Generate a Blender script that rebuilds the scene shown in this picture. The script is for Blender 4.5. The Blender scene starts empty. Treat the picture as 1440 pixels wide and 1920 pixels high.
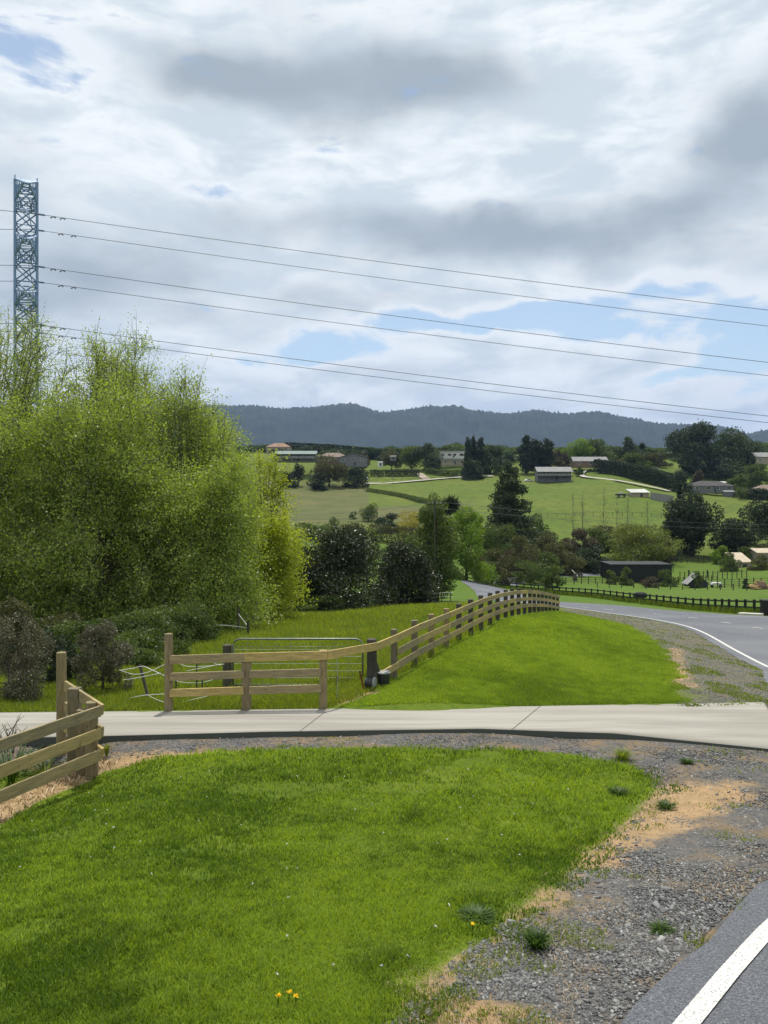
import bpy, math, random
import numpy as np
from mathutils import Vector, Matrix
random.seed(7)
RNG = np.random.default_rng(11)
SC = bpy.context.scene
COL = SC.collection
F, HY, CZ = 1480.0, 930.0, 2.7      # focal length in photo pixels, eye-level row, eye height
R_ = math.radians
PI = math.pi

# ------------------------------------------------------------------ object helpers
def tag(o, label=None, cat=None, group=None, kind=None):
    if label: o['label'] = label
    if cat: o['category'] = cat
    if group: o['group'] = group
    if kind: o['kind'] = kind
    return o
def empty(name, loc, rz=0.0):
    o = bpy.data.objects.new(name, None); COL.objects.link(o)
    o.location = loc; o.rotation_euler = (0, 0, rz); o.empty_display_size = 0.2
    return o
def np_mesh(name, V, faces_flat, nper, material, parent=None, tint=None, smooth=False, loc=None):
    """V (n,3); faces_flat flat vertex index array; nper = verts per face (int or array)"""
    me = bpy.data.meshes.new(name)
    V = np.asarray(V, dtype=np.float32)
    ff = np.asarray(faces_flat, dtype=np.int32).ravel()
    if np.isscalar(nper):
        nf = len(ff)//nper; tot = np.full(nf, nper, dtype=np.int32)
    else:
        tot = np.asarray(nper, dtype=np.int32); nf = len(tot)
    st = np.concatenate([[0], np.cumsum(tot)[:-1]]).astype(np.int32)
    me.vertices.add(len(V)); me.vertices.foreach_set('co', V.ravel())
    me.loops.add(len(ff)); me.loops.foreach_set('vertex_index', ff)
    me.polygons.add(nf); me.polygons.foreach_set('loop_start', st)
    try: me.polygons.foreach_set('loop_total', tot)
    except Exception: pass
    if smooth: me.polygons.foreach_set('use_smooth', np.ones(nf, dtype=bool))
    me.update(calc_edges=True)
    if tint is not None:
        a = me.attributes.new('tint', 'FLOAT', 'POINT'); a.data.foreach_set('value', np.asarray(tint, dtype=np.float32))
    if material: me.materials.append(material)
    o = bpy.data.objects.new(name, me); COL.objects.link(o)
    if parent: o.parent = parent
    if loc is not None: o.location = loc
    return o
class MB:
    def __init__(s): s.v = []; s.f = []
    def add(s, vs, fs):
        n = len(s.v); s.v += [tuple(v) for v in vs]; s.f += [tuple(i+n for i in f) for f in fs]
    def box(s, x0, x1, y0, y1, z0, z1, M=None):
        vs = [(x0,y0,z0),(x1,y0,z0),(x1,y1,z0),(x0,y1,z0),(x0,y0,z1),(x1,y0,z1),(x1,y1,z1),(x0,y1,z1)]
        if M is not None: vs = [M @ Vector(v) for v in vs]
        s.add(vs, [(0,3,2,1),(4,5,6,7),(0,1,5,4),(1,2,6,5),(2,3,7,6),(3,0,4,7)])
    def bar(s, a, b, w, h, up=(0,0,1)):
        """rectangular board from a to b, w = thickness across, h = height"""
        a = Vector(a); b = Vector(b); d = (b-a).normalized(); u = Vector(up)
        sd = d.cross(u).normalized(); u2 = sd.cross(d).normalized()
        vs = []
        for p in (a, b):
            for i, j in ((-1,-1),(1,-1),(1,1),(-1,1)): vs.append(p + sd*(w/2*i) + u2*(h/2*j))
        s.add(vs, [(0,1,2,3),(7,6,5,4),(0,4,5,1),(1,5,6,2),(2,6,7,3),(3,7,4,0)])
    def tube(s, pts, rad, n=7, cap=True):
        pts = [Vector(p) for p in pts]; vs = []; fs = []
        if not hasattr(rad, '__len__'): rad = [rad]*len(pts)
        for i, p in enumerate(pts):
            d = (pts[min(i+1, len(pts)-1)] - pts[max(i-1, 0)]).normalized()
            a = d.orthogonal().normalized() if abs(d.z) > .999 else d.cross(Vector((0,0,1))).normalized()
            b = d.cross(a).normalized()
            for k in range(n):
                t = 2*PI*k/n; vs.append(p + (a*math.cos(t) + b*math.sin(t))*rad[i])
        for i in range(len(pts)-1):
            for k in range(n):
                fs.append((i*n+k, i*n+(k+1) % n, (i+1)*n+(k+1) % n, (i+1)*n+k))
        if cap:
            fs.append(tuple(range(n-1, -1, -1))); fs.append(tuple((len(pts)-1)*n+k for k in range(n)))
        s.add(vs, fs)
    def build(s, name, m, parent=None, smooth=False, bevel=0.0):
        me = bpy.data.meshes.new(name); me.from_pydata(s.v, [], s.f); me.update()
        if smooth:
            me.polygons.foreach_set('use_smooth', [True]*len(me.polygons))
        if m: me.materials.append(m)
        o = bpy.data.objects.new(name, me); COL.objects.link(o)
        if parent: o.parent = parent
        if bevel:
            b = o.modifiers.new('b', 'BEVEL'); b.width = bevel; b.segments = 2; b.limit_method = 'ANGLE'
        return o

# ------------------------------------------------------------------ numpy noise
def vnoise(x, y, seed=0):
    x = np.asarray(x, float); y = np.asarray(y, float)
    xi = np.floor(x).astype(np.int64); yi = np.floor(y).astype(np.int64)
    fx = x-xi; fy = y-yi; fx = fx*fx*(3-2*fx); fy = fy*fy*(3-2*fy)
    def h(i, j):
        n = (i*374761393 + j*668265263 + seed*1442695041) & 0x7fffffff
        n = ((n ^ (n >> 13))*1274126177) & 0x7fffffff
        return ((n ^ (n >> 16)) & 0xffff)/65535.0
    return (h(xi,yi)*(1-fx)+h(xi+1,yi)*fx)*(1-fy) + (h(xi,yi+1)*(1-fx)+h(xi+1,yi+1)*fx)*fy
def fbm(x, y, o=4, seed=0):
    s = 0; a = .5; t = 0
    for k in range(o):
        s = s + a*vnoise(x*2**k, y*2**k, seed+k*17); t += a; a *= .5
    return s/t

# ------------------------------------------------------------------ terrain
PR = [(.5,-2.62),(2,-2.62),(4,-2.68),(6,-2.95),(8,-3.25),(10,-3.5),(12,-3.68),(14,-3.78),(17,-4.0),(20,-4.3),(30,-5.3),(45,-6.9),(60,-8.6),(80,-10.6),
      (100,-12.4),(140,-15.3),(170,-15.6),(200,-14),(240,-9.5),(300,-2),(380,7.5),(450,15),(600,30),(900,44),(1500,58),(3000,50),(9500,20)]
_lr = np.linspace(math.log(.5), math.log(9500), 900)
_z0 = np.interp(_lr, np.log([p[0] for p in PR]), [p[1] for p in PR])
_k = np.exp(-.5*(np.arange(-24,25)/8.)**2); _k /= _k.sum()
_z0 = np.convolve(np.pad(_z0, 24, 'edge'), _k, 'valid')
CP = []
for px in (-900,-300,200,720,1200,1700,2400):
    for Y in (1.5, 3): CP.append((px, None, Y))
for px in (-300,200,500,800,1100): CP += [(px, 930+2.68/4*F, 4.0), (px, 930+3.28/8*F, 8.0)]
CP += [(1440,930+2.62/4*F,4.0),(2000,930+2.6/4*F,4.0),(1440,930+3.1/7*F,7.0),(2000,930+3.0/8*F,8.0),(2100,930+4.0/15*F,15.0)]
CP += [(0,1537,9.1),(90,1500,9.8),(170,1465,10.6),(-400,1500,10.),
       (0,1400,11.4),(200,1399,11.4),(500,1388,11.6),(900,1379.5,11.8),(1200,1393,11.35),(1440,1411,10.95),(1700,1440,10.6),(-300,1398,11.4),
       (-300,1338,13.7),(0,1337,13.7),(200,1336,13.75),(600,1331,13.85),(1000,1326,14.05),(1430,1320,14.25),(1800,1318,14.3),
       (0,1290,17),(300,1300,16),(500,1286,17.5),(-400,1300,16),(500,1230,25),(650,1236,23),(500,1180,36),(700,1180,34),(200,1190,36),(0,1195,36),(-400,1200,36),
       (500,1148,60),(650,1144,60),(790,1131,66),(0,1150,62),(300,1150,60),(-400,1150,60),
       (745,1272,16.4),(783,1248,18.2),(842,1212,21.3),(906,1182,25.5),(937,1162,28.5),(1000,1149,35),(1047,1145,43),(820,1175,32),(900,1140,42),
       (900,1240,19),(1000,1240,19.5),(1200,1250,19.3),(1100,1180,28),(1050,1160,33),(1150,1163,40),(1240,1215,26.5),(1330,1240,22.5),
       (1440,1250,23),(1330,1190,36),(1250,1165,44),(1150,1150,51),(1060,1138,58),(1440,1157,46),(1300,1149,52),(1150,1136,60),(1060,1131,66),(1600,1200,36),(1800,1240,26),(1800,1160,46),
       (1430,1155,54),(1300,1144,72),(1170,1128,92),(1050,1115,112),(920,1103,130),(1700,1155,60),
       (960,1124,80),(880,1110,93),(870,1084,122),(760,1120,85),(600,1110,95),(300,1110,95),(0,1110,95),
       (1200,1107,112),(1440,1117,100),(1300,1097,140),(1200,1092,148),(1440,1097,130),(1200,1062,168),(1300,1045,190),(1440,1060,165),(1050,1088,140),(960,1088,140),(700,1075,140),(300,1075,140),(0,1075,140),
       (1100,1000,230),(1200,990,240),(1400,985,245),(1300,960,280),(1400,942,310),(1100,900,370),(1040,903,380),(1200,932,300),(1250,890,400),(1350,905,390),(1440,880,430),(950,905,370),(850,903,375),
       (800,980,240),(650,985,235),(560,980,240),(400,985,240),(200,985,240),(0,985,240),(700,907,385),(560,912,370),(540,870,430),(400,870,430),(0,870,430),(690,884,430),(800,880,440),(860,873,450),
       (1000,873,450),(1150,868,450),(1300,872,450),(1440,862,470),(1700,870,430),(1700,985,240),(-400,870,430),(-400,985,240)]
for px in (-400,0,400,700,1000,1300,1700): CP += [(px,846,620),(px,853,900),(px,872,1500),(px,905,3200)]
def z0(R): return np.interp(np.log(np.maximum(R, .51)), _lr, _z0)
_A = []
for px, py, Y in CP:
    th = math.atan((px-720)/F); R = Y/math.cos(th)
    z = z0(R) if py is None else -(py-HY)/F*Y
    _A.append((th*2.2, math.log(R), (z - z0(R))/R))
_A = np.array(_A, float)
def _U(d2): return .5*d2*np.log(d2+1e-9)
_n = len(_A)
_K = _U((_A[:,None,0]-_A[None,:,0])**2 + (_A[:,None,1]-_A[None,:,1])**2) + np.eye(_n)*2e-3
_P = np.c_[np.ones(_n), _A[:,:2]]
_S = np.block([[_K, _P],[_P.T, np.zeros((3,3))]])
_W = np.linalg.solve(_S, np.r_[_A[:,2], 0, 0, 0])
def gz(x, y):
    x = np.asarray(x, float); y = np.asarray(y, float); sh = x.shape
    x = x.ravel(); y = y.ravel(); out = np.empty(len(x))
    for i in range(0, len(x), 40000):
        xx = x[i:i+40000]; yy = y[i:i+40000]
        R = np.hypot(xx, yy); th = np.arctan2(xx, yy)
        fade = np.clip((np.abs(th)-R_(55))/R_(35), 0, 1); fade = fade*fade*(3-2*fade)
        tc = np.clip(th, -R_(60), R_(60))*2.2; lr = np.log(np.maximum(R, .8))
        u = _U((tc[:,None]-_A[None,:,0])**2 + (lr[:,None]-_A[None,:,1])**2) @ _W[:_n] + _W[_n] + _W[_n+1]*tc + _W[_n+2]*lr
        far = np.clip((R-2000)/2500, 0, 1)
        out[i:i+40000] = z0(R) + u*R*(1-fade)*(1-far)
    return (out + CZ).reshape(sh)
def g1(x, y): return float(gz(np.array([x]), np.array([y]))[0])
def X(px, Y): return (px-720)/F*Y
def Z(py, Y): return CZ-(py-HY)/F*Y
def gp(px, Y, dz=0.0):
    x = X(px, Y); return Vector((x, Y, g1(x, Y)+dz))
_Ys = np.exp(np.linspace(math.log(2.5), math.log(700), 1400))
def hit(px, py):
    """ground point seen at a photo pixel"""
    xs = (px-720)/F*_Ys; g = gz(xs, _Ys); r = CZ-(py-HY)/F*_Ys
    k = np.argmax(r <= g)
    if r[k] > g[k]: k = len(_Ys)-1
    if k > 0:
        a = (r[k-1]-g[k-1]); b = (g[k]-r[k]); Y = _Ys[k-1] + (_Ys[k]-_Ys[k-1])*a/max(a+b, 1e-9)
    else: Y = _Ys[0]
    return (X(px, Y), Y)
def poly(pts): return np.array([hit(*p) for p in pts])
def sdist(P, x, y):
    """signed distance, positive inside polygon P"""
    x = np.asarray(x); y = np.asarray(y); d = np.full(x.shape, 1e9); ins = np.zeros(x.shape, bool)
    n = len(P)
    for i in range(n):
        ax, ay = P[i]; bx, by = P[(i+1) % n]
        ex, ey = bx-ax, by-ay
        t = np.clip(((x-ax)*ex+(y-ay)*ey)/(ex*ex+ey*ey+1e-12), 0, 1)
        d = np.minimum(d, np.hypot(x-ax-t*ex, y-ay-t*ey))
        c = ((ay > y) != (by > y)); xx = ax+(y-ay)*ex/(ey if abs(ey) > 1e-12 else 1e-12)
        ins ^= (c & (x < xx))
    return np.where(ins, d, -d)

# ------------------------------------------------------------------ materials
def newmat(name):
    m = bpy.data.materials.new(name); m.use_nodes = True; nt = m.node_tree; nt.nodes.clear()
    out = nt.nodes.new('ShaderNodeOutputMaterial'); return m, nt, out
def N(nt, t, **kw):
    n = nt.nodes.new(t)
    for k, v in kw.items(): setattr(n, k, v)
    return n
def setin(nt, node, key, val):
    s = node.inputs[key]
    if hasattr(val, 'is_linked') or hasattr(val, 'links'): nt.links.new(val, s)
    elif isinstance(val, (tuple, list)) and len(val) == 3 and s.type == 'RGBA': s.default_value = (*val, 1)
    else: s.default_value = val
def math_(nt, op, a, b=None, c=None, clamp=False):
    n = N(nt, 'ShaderNodeMath', operation=op); n.use_clamp = clamp
    setin(nt, n, 0, a)
    if b is not None: setin(nt, n, 1, b)
    if c is not None: setin(nt, n, 2, c)
    return n.outputs[0]
def mixc(nt, f, a, b, bt='MIX'):
    n = N(nt, 'ShaderNodeMix', data_type='RGBA', blend_type=bt)
    setin(nt, n, 0, f); setin(nt, n, 6, a); setin(nt, n, 7, b)
    return n.outputs[2]
def noise(nt, scale, detail=4, rough=.55, vec=None, dist=0.0):
    n = N(nt, 'ShaderNodeTexNoise'); n.inputs['Scale'].default_value = scale; n.inputs['Detail'].default_value = detail
    n.inputs['Roughness'].default_value = rough; n.inputs['Distortion'].default_value = dist
    if vec is not None: nt.links.new(vec, n.inputs['Vector'])
    return n.outputs[0]
def sstep(nt, v, a, b):
    n = N(nt, 'ShaderNodeMapRange', interpolation_type='SMOOTHSTEP')
    setin(nt, n, 0, v); n.inputs[1].default_value = a; n.inputs[2].default_value = b
    return n.outputs[0]
def pos(nt, sx=1, sy=1, sz=1):
    g = N(nt, 'ShaderNodeNewGeometry')
    m = N(nt, 'ShaderNodeVectorMath', operation='MULTIPLY'); nt.links.new(g.outputs['Position'], m.inputs[0]); m.inputs[1].default_value = (sx, sy, sz)
    return m.outputs[0]
def objco(nt, sx=1, sy=1, sz=1):
    g = N(nt, 'ShaderNodeTexCoord')
    m = N(nt, 'ShaderNodeVectorMath', operation='MULTIPLY'); nt.links.new(g.outputs['Object'], m.inputs[0]); m.inputs[1].default_value = (sx, sy, sz)
    return m.outputs[0]
def mat(name, c1, c2=None, scale=3.0, rough=.7, bump=0.0, bscale=30, stretch=(1,1,1), metal=0.0, spec=.3, c3=None, s3=20, world=False):
    m, nt, out = newmat(name); p = N(nt, 'ShaderNodeBsdfPrincipled')
    co = pos(nt, *stretch) if world else objco(nt, *stretch)
    c2 = c2 or tuple(c*.75 for c in c1)
    f = sstep(nt, noise(nt, scale, 5, .6, co), .3, .7)
    col = mixc(nt, f, c1, c2)
    if c3: col = mixc(nt, sstep(nt, noise(nt, s3, 3, .6, co), .5, .75), col, c3)
    nt.links.new(col, p.inputs['Base Color'])
    p.inputs['Roughness'].default_value = rough; p.inputs['Metallic'].default_value = metal
    p.inputs['Specular IOR Level'].default_value = spec
    if bump:
        b = N(nt, 'ShaderNodeBump'); b.inputs['Strength'].default_value = bump; b.inputs['Distance'].default_value = .02
        nt.links.new(noise(nt, bscale, 4, .6, co), b.inputs['Height']); nt.links.new(b.outputs[0], p.inputs['Normal'])
    nt.links.new(p.outputs[0], out.inputs[0]); return m
def leafmat(name, dark, light, transl=.4, gloss=.06, rough=.45, tlight=None):
    m, nt, out = newmat(name)
    a = N(nt, 'ShaderNodeAttribute', attribute_name='tint')
    col = mixc(nt, a.outputs['Fac'], dark, light)
    d = N(nt, 'ShaderNodeBsdfDiffuse'); nt.links.new(col, d.inputs[0])
    t = N(nt, 'ShaderNodeBsdfTranslucent')
    tl = tlight or (1.25, 1.3, .45)
    nt.links.new(mixc(nt, 1.0, col, tl, 'MULTIPLY'), t.inputs[0])
    s = N(nt, 'ShaderNodeMixShader'); s.inputs[0].default_value = transl
    nt.links.new(d.outputs[0], s.inputs[1]); nt.links.new(t.outputs[0], s.inputs[2])
    last = s.outputs[0]
    if gloss:
        g = N(nt, 'ShaderNodeBsdfGlossy'); g.inputs['Roughness'].default_value = rough; g.inputs[0].default_value = (1,1,1,1)
        s2 = N(nt, 'ShaderNodeMixShader'); s2.inputs[0].default_value = gloss
        nt.links.new(last, s2.inputs[1]); nt.links.new(g.outputs[0], s2.inputs[2]); last = s2.outputs[0]
    nt.links.new(last, out.inputs[0]); return m
def stonemat(name, c1, c2, rough=.8):
    m, nt, out = newmat(name); a = N(nt, 'ShaderNodeAttribute', attribute_name='tint'); p = N(nt, 'ShaderNodeBsdfPrincipled')
    nt.links.new(mixc(nt, a.outputs['Fac'], c1, c2), p.inputs['Base Color']); p.inputs['Roughness'].default_value = rough
    nt.links.new(p.outputs[0], out.inputs[0]); return m

# ------------------------------------------------------------------ regions on the ground (from the photo, set out in metres)
LAWN1 = poly([(-250,1920),(-250,1640),(0,1545),(60,1510),(130,1478),(190,1447),(235,1437),(300,1420),(420,1408),(560,1402),(700,1401),(850,1404),(1000,1407),(1080,1415),(1180,1432),(1222,1455),(1235,1478),
              (1195,1515),(1150,1560),(1095,1590),(1070,1620),(1040,1655),(960,1700),(930,1760),(860,1790),(800,1830),(740,1890),(690,1960),(560,2100),(400,2500),(-250,2500)])
GRAV = poly([(-250,1430),(0,1445),(150,1440),(300,1440),(560,1430),(800,1430),(1080,1440),(1150,1470),(1230,1480),(1150,1570),(1000,1700),(860,1800),(700,1930),(500,2150),(400,2500),(1100,2500),(1150,2100),(1330,1900),
             (1430,1770),(1600,1640),(1760,1500),(1900,1400),(1900,1325),(1430,1318),(1440,1330),(1440,1380),(1300,1375),(1100,1362),(850,1358),(500,1368),(200,1376),(-250,1380)])
GRAV2 = poly([(1283,1321),(1283,1300),(1268,1260),(1250,1222),(1215,1190),(1165,1168),(1110,1156),(1060,1147),(1050,1143),(1060,1139),(1150,1152),(1250,1168),(1330,1194),(1400,1228),(1440,1256),(1560,1400),(1500,1330),(1430,1319)])
DIRT = [poly(p) for p in (
    [(1400,1468),(1300,1470),(1235,1470),(1200,1520),(1150,1560),(1090,1600),(1060,1650),(1090,1650),(1200,1580),(1280,1560),(1340,1530),(1400,1490)],
    [(1010,1660),(940,1720),(880,1790),(800,1840),(760,1890),(800,1885),(900,1800),(1000,1720),(1050,1670)],
    [(1255,1215),(1258,1250),(1270,1290),(1300,1290),(1285,1250),(1275,1215)],
    [(190,1440),(220,1415),(300,1412),(400,1408),(420,1415),(330,1428),(230,1445)],
    [(690,1288),(640,1300),(600,1322),(640,1322),(700,1300)],
    [(740,1960),(790,1880),(900,1860),(960,1900),(900,2000)])]
STRAW = poly([(-200,1640),(0,1548),(60,1512),(130,1480),(190,1450),(225,1428),(190,1420),(120,1440),(60,1462),(0,1490),(-200,1570)])

# road ---------------------------------------------------------------
def smooth_poly(pts, step):
    """Catmull-Rom through 2-D points, resampled"""
    P = np.array(pts, float); P = np.vstack([2*P[0]-P[1], P, 2*P[-1]-P[-2]]); out = []
    for i in range(1, len(P)-2):
        n = max(2, int(np.hypot(*(P[i+1]-P[i]))/step))
        for k in range(n):
            t = k/n; a, b, c, d = P[i-1], P[i], P[i+1], P[i+2]
            out.append(.5*((2*b)+(-a+c)*t+(2*a-5*b+4*c-d)*t*t+(-a+3*b-3*c+d)*t**3))
    out.append(P[-2]); return np.array(out)
def resample(P, s):
    d = np.r_[0, np.cumsum(np.hypot(*np.diff(P, axis=0).T))]; return np.c_[np.interp(s*d[-1], d, P[:,0]), np.interp(s*d[-1], d, P[:,1])]
def offs(P, w):
    t = np.gradient(P, axis=0); t /= np.hypot(*t.T)[:,None]; return P + np.c_[t[:,1], -t[:,0]]*(w if np.isscalar(w) else np.asarray(w)[:,None])
_e = [np.array(hit(1292,1920)), np.array(hit(1440,1747))]; _d = (_e[0]-_e[1])/np.hypot(*(_e[0]-_e[1]))
LINE_C = [tuple(_e[0]+_d*26), tuple(_e[0]+_d*10), tuple(_e[0]+_d*3), tuple(_e[0]), tuple(_e[1]), tuple(_e[1]-_d*.9), (4.35,7.3), (5.85,10.4), (7.55,14.4), (9.5,18.8), hit(1440,1251), hit(1330,1192), hit(1250,1166), hit(1150,1151), hit(1060,1139),
          (11.8,64), (10.7,74), (10.4,84), (11.2,94),(11.5,104),(11.4,112),(12.6,122),(16,134),(26,148),(50,168)]
LINE_C = smooth_poly(LINE_C, .35)
LEFT_E = offs(LINE_C, -np.interp(LINE_C[:,1], [-30,5,8,14,30,60,170], [.27,.27,.34,.42,.45,.35,.35]))
_yy = LEFT_E[:,1]
_w = np.interp(_yy, [-30,0,12,20,36,46,58,66,80,110,170], [8.2,8.2,8.2,8.4,8.4,8.0,7.2,7.0,6.6,6.4,6.4])
ROAD_C = offs(LEFT_E, _w/2)
# keep the far part behind the rail fence: the road is defined from its left edge
RIGHT_E = offs(LEFT_E, _w)
ROADP = np.vstack([LEFT_E, RIGHT_E[::-1]])[::2]
def strip(name, P, m, lift, parent=None, cols=None, closed_sides=None):
    """P: list of polylines (same length) across the strip"""
    n = len(P[0]); k = len(P); V = np.concatenate([np.c_[p, gz(p[:,0], p[:,1])+lift] for p in P])
    i = np.arange(n-1)[None,:] + (np.arange(k-1)*n)[:,None]; i = i.ravel()
    return np_mesh(name, V, np.c_[i, i+n, i+n+1, i+1].ravel(), 4, m, parent, smooth=True)

# ------------------------------------------------------------------ ground sheet
def ground_material():
    m, nt, out = newmat('ground_mat'); p = N(nt, 'ShaderNodeBsdfPrincipled'); P = pos(nt)
    def at(n): return N(nt, 'ShaderNodeAttribute', attribute_name=n).outputs['Fac']
    n_big = noise(nt, .03, 4, .6, P); n_mid = noise(nt, .35, 4, .6, P); n_f = noise(nt, 6, 5, .65, P); n_ff = noise(nt, 45, 3, .7, P)
    near_g = mixc(nt, sstep(nt, n_mid, .35, .65), (.085,.125,.012), (.13,.175,.018))
    near_g = mixc(nt, sstep(nt, n_f, .45, .75), near_g, (.05,.10,.01))
    past = mixc(nt, sstep(nt, n_big, .35, .65), (.088,.135,.018), (.125,.155,.026))
    past = mixc(nt, sstep(nt, n_mid, .42, .72), past, (.066,.098,.022))
    past = mixc(nt, math_(nt,'MULTIPLY', sstep(nt, noise(nt, .9, 5, .75, P), .5, .8), .9), past, (.125,.125,.048)); past = mixc(nt, math_(nt,'MULTIPLY', sstep(nt, noise(nt, .16, 6, .8, P), .5, .7), .5), past, (.060,.085,.022))
    past = mixc(nt, at('lush'), past, mixc(nt, sstep(nt, n_mid, .3, .7), (.060,.125,.016), (.10,.145,.022)))
    brown = mixc(nt, sstep(nt, noise(nt, .08, 5, .7, P), .35, .7), (.085,.10,.035), (.125,.125,.05))
    past = mixc(nt, at('brown'), past, brown)
    g = mixc(nt, at('nearz'), past, near_g)
    grv = mixc(nt, sstep(nt, n_f, .3, .7), (.10,.10,.10), (.17,.155,.135)); grv = mixc(nt, sstep(nt, n_ff, .45, .65), grv, (.05,.053,.06))
    grv = mixc(nt, sstep(nt, noise(nt, 1.4, 5, .7, P), .46, .66), grv, (.20,.145,.085))
    drt = mixc(nt, sstep(nt, n_f, .3, .7), (.39,.265,.145), (.29,.20,.11)); drt = mixc(nt, sstep(nt, n_ff, .55, .75), drt, (.20,.12,.06))
    stw = mixc(nt, sstep(nt, n_f, .3, .7), (.44,.32,.18), (.24,.16,.08))
    wob = math_(nt, 'MULTIPLY_ADD', math_(nt,'SUBTRACT', noise(nt, 2.2, 5, .7, P), .5), 1.0, 0.0)
    def blend(base, attr, col, w0, w1, amp=1.0):
        v = math_(nt, 'ADD', at(attr), math_(nt, 'MULTIPLY', wob, amp)); return mixc(nt, sstep(nt, v, w0, w1), base, col)
    c = blend(g, 'gravel', grv, -.06, .10, .5)
    c = blend(c, 'gravel_far', mixc(nt, .45, grv, (.14,.14,.07)), -.3, .5, 1.6)
    c = blend(c, 'dirt', drt, -.16, .16, 1.2)
    c = blend(c, 'straw', stw, -.05, .05, .3)
    c = blend(c, 'lawn', near_g, -.02, .06, .35)
    nt.links.new(c, p.inputs['Base Color']); p.inputs['Roughness'].default_value = .95; p.inputs['Specular IOR Level'].default_value = .1
    b = N(nt, 'ShaderNodeBump'); b.inputs['Strength'].default_value = .6; b.inputs['Distance'].default_value = .03
    nt.links.new(math_(nt,'ADD', n_ff, n_f), b.inputs['Height']); nt.links.new(b.outputs[0], p.inputs['Normal'])
    nt.links.new(p.outputs[0], out.inputs[0]); return m
def build_ground():
    th = np.r_[np.arange(-180,-60,2.), np.arange(-60,-32,.7), np.arange(-32,32,.13), np.arange(32,60,.7), np.arange(60,180,2.)]
    th = np.radians(th)
    lr = np.r_[np.arange(math.log(.8), math.log(70), .013), np.arange(math.log(70), math.log(9300), .028)]
    T, L = np.meshgrid(th, lr); R = np.exp(L); x = R*np.sin(T); y = R*np.cos(T); z = gz(x, y)
    z = z + (fbm(x*.05, y*.05, 3, 5)-.5)*np.clip((R-90)/200, 0, 1)*2.2 + (fbm(x*1.5, y*1.5, 3, 9)-.5)*.03*np.clip((20-R)/10, 0, 1)
    xf, yf = x.ravel(), y.ravel(); near = (R.ravel() < 190) & ((np.abs(T.ravel()) < R_(75)) | (R.ravel() < 40))
    def sd(P, lim=180, far=-9.):
        o = np.full(len(xf), far); k = near & (R.ravel() < lim); o[k] = sdist(P, xf[k], yf[k]); return o
    road = sd(ROADP); lawn = sd(LAWN1, 30); grav = sd(GRAV, 40); g2 = sd(GRAV2, 80)
    drt = np.max([sd(q, 60) for q in DIRT], axis=0); stw = sd(STRAW, 30); slab = sd(SLABP, 40)
    zf = z.ravel() - .10*np.clip((road-.1)/.4, 0, 1) - .05*np.clip((slab-.05)/.2, 0, 1)
    nr, nt_ = T.shape; idx = np.arange(nr*nt_).reshape(nr, nt_); nx = np.roll(idx, -1, axis=1)
    q = np.stack([idx[:-1], nx[:-1], nx[1:], idx[1:]], -1).reshape(-1)[:]
    q = q.reshape(-1,4)[:, ::-1].ravel()
    V = np.c_[xf, yf, zf]; V = np.vstack([V, [0, 0, g1(0.01, .8)]])
    o = np_mesh('ground', V, q, 4, ground_material(), smooth=True)
    me = o.data
    pxs = 720 + F*np.tan(np.clip(T.ravel(), -1.2, 1.2)); Rr = R.ravel()
    br = np.clip((900-pxs)/60, 0, 1)*np.clip((Rr-225)/20,0,1)*np.clip((400-Rr)/20,0,1)
    br = np.where((pxs > 690) & ((-720+pxs)*.42+245 < Rr-0) & (Rr > 290), 0, br)
    nz = np.clip((60-Rr)/25, 0, 1)
    for nm, v in (('lawn', lawn), ('gravel', grav), ('gravel_far', g2), ('dirt', drt), ('straw', stw), ('brown', br), ('nearz', nz), ('lush', np.clip((Rr-55)/20,0,1)*np.clip((215-Rr)/50,0,1)*.85)):
        a = me.attributes.new(nm, 'FLOAT', 'POINT'); a.data.foreach_set('value', np.r_[np.clip(v, -9, 9), 0].astype(np.float32))
    tag(o, kind='structure')
    return o
# driveway slab outline
SL_FAR = [(X(px, Y), Y) for px, Y in ((-700,13.6),(-300,13.68),(0,13.7),(200,13.74),(600,13.85),(1000,14.05),(1300,14.2),(1432,14.28))]
SL_NEAR = [(X(px, Y), Y) for px, Y in ((-700,11.6),(-300,11.6),(0,11.6),(200,11.6),(500,11.8),(900,11.98),(1150,11.6),(1440,11.0),(1492,10.8))]
SLABP = np.vstack([SL_FAR, SL_NEAR[::-1]])
build_ground()

# ------------------------------------------------------------------ asphalt, lines, driveway
def asphalt():
    m, nt, out = newmat('asphalt_mat'); p = N(nt, 'ShaderNodeBsdfPrincipled'); P = pos(nt)
    sp = noise(nt, 70, 4, .85, P); c = mixc(nt, sstep(nt, sp, .42, .62), (.055,.06,.072), (.19,.20,.225))
    c = mixc(nt, sstep(nt, noise(nt, 48, 3, .8, P), .60, .70), c, (.36,.37,.39))
    c = mixc(nt, math_(nt,'MULTIPLY', sstep(nt, noise(nt, .5, 5, .7, P), .4, .7), .5), c, (.085,.09,.10)); c = mixc(nt, math_(nt,'MULTIPLY', sstep(nt, noise(nt, .13, 3, .5, P), .45, .65), .3), c, (.22,.22,.225))
    nt.links.new(c, p.inputs['Base Color']); p.inputs['Roughness'].default_value = .85; p.inputs['Specular IOR Level'].default_value = .35
    b = N(nt, 'ShaderNodeBump'); b.inputs['Strength'].default_value = .8; b.inputs['Distance'].default_value = .012
    nt.links.new(sp, b.inputs['Height']); nt.links.new(b.outputs[0], p.inputs['Normal']); nt.links.new(p.outputs[0], out.inputs[0]); return m
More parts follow.
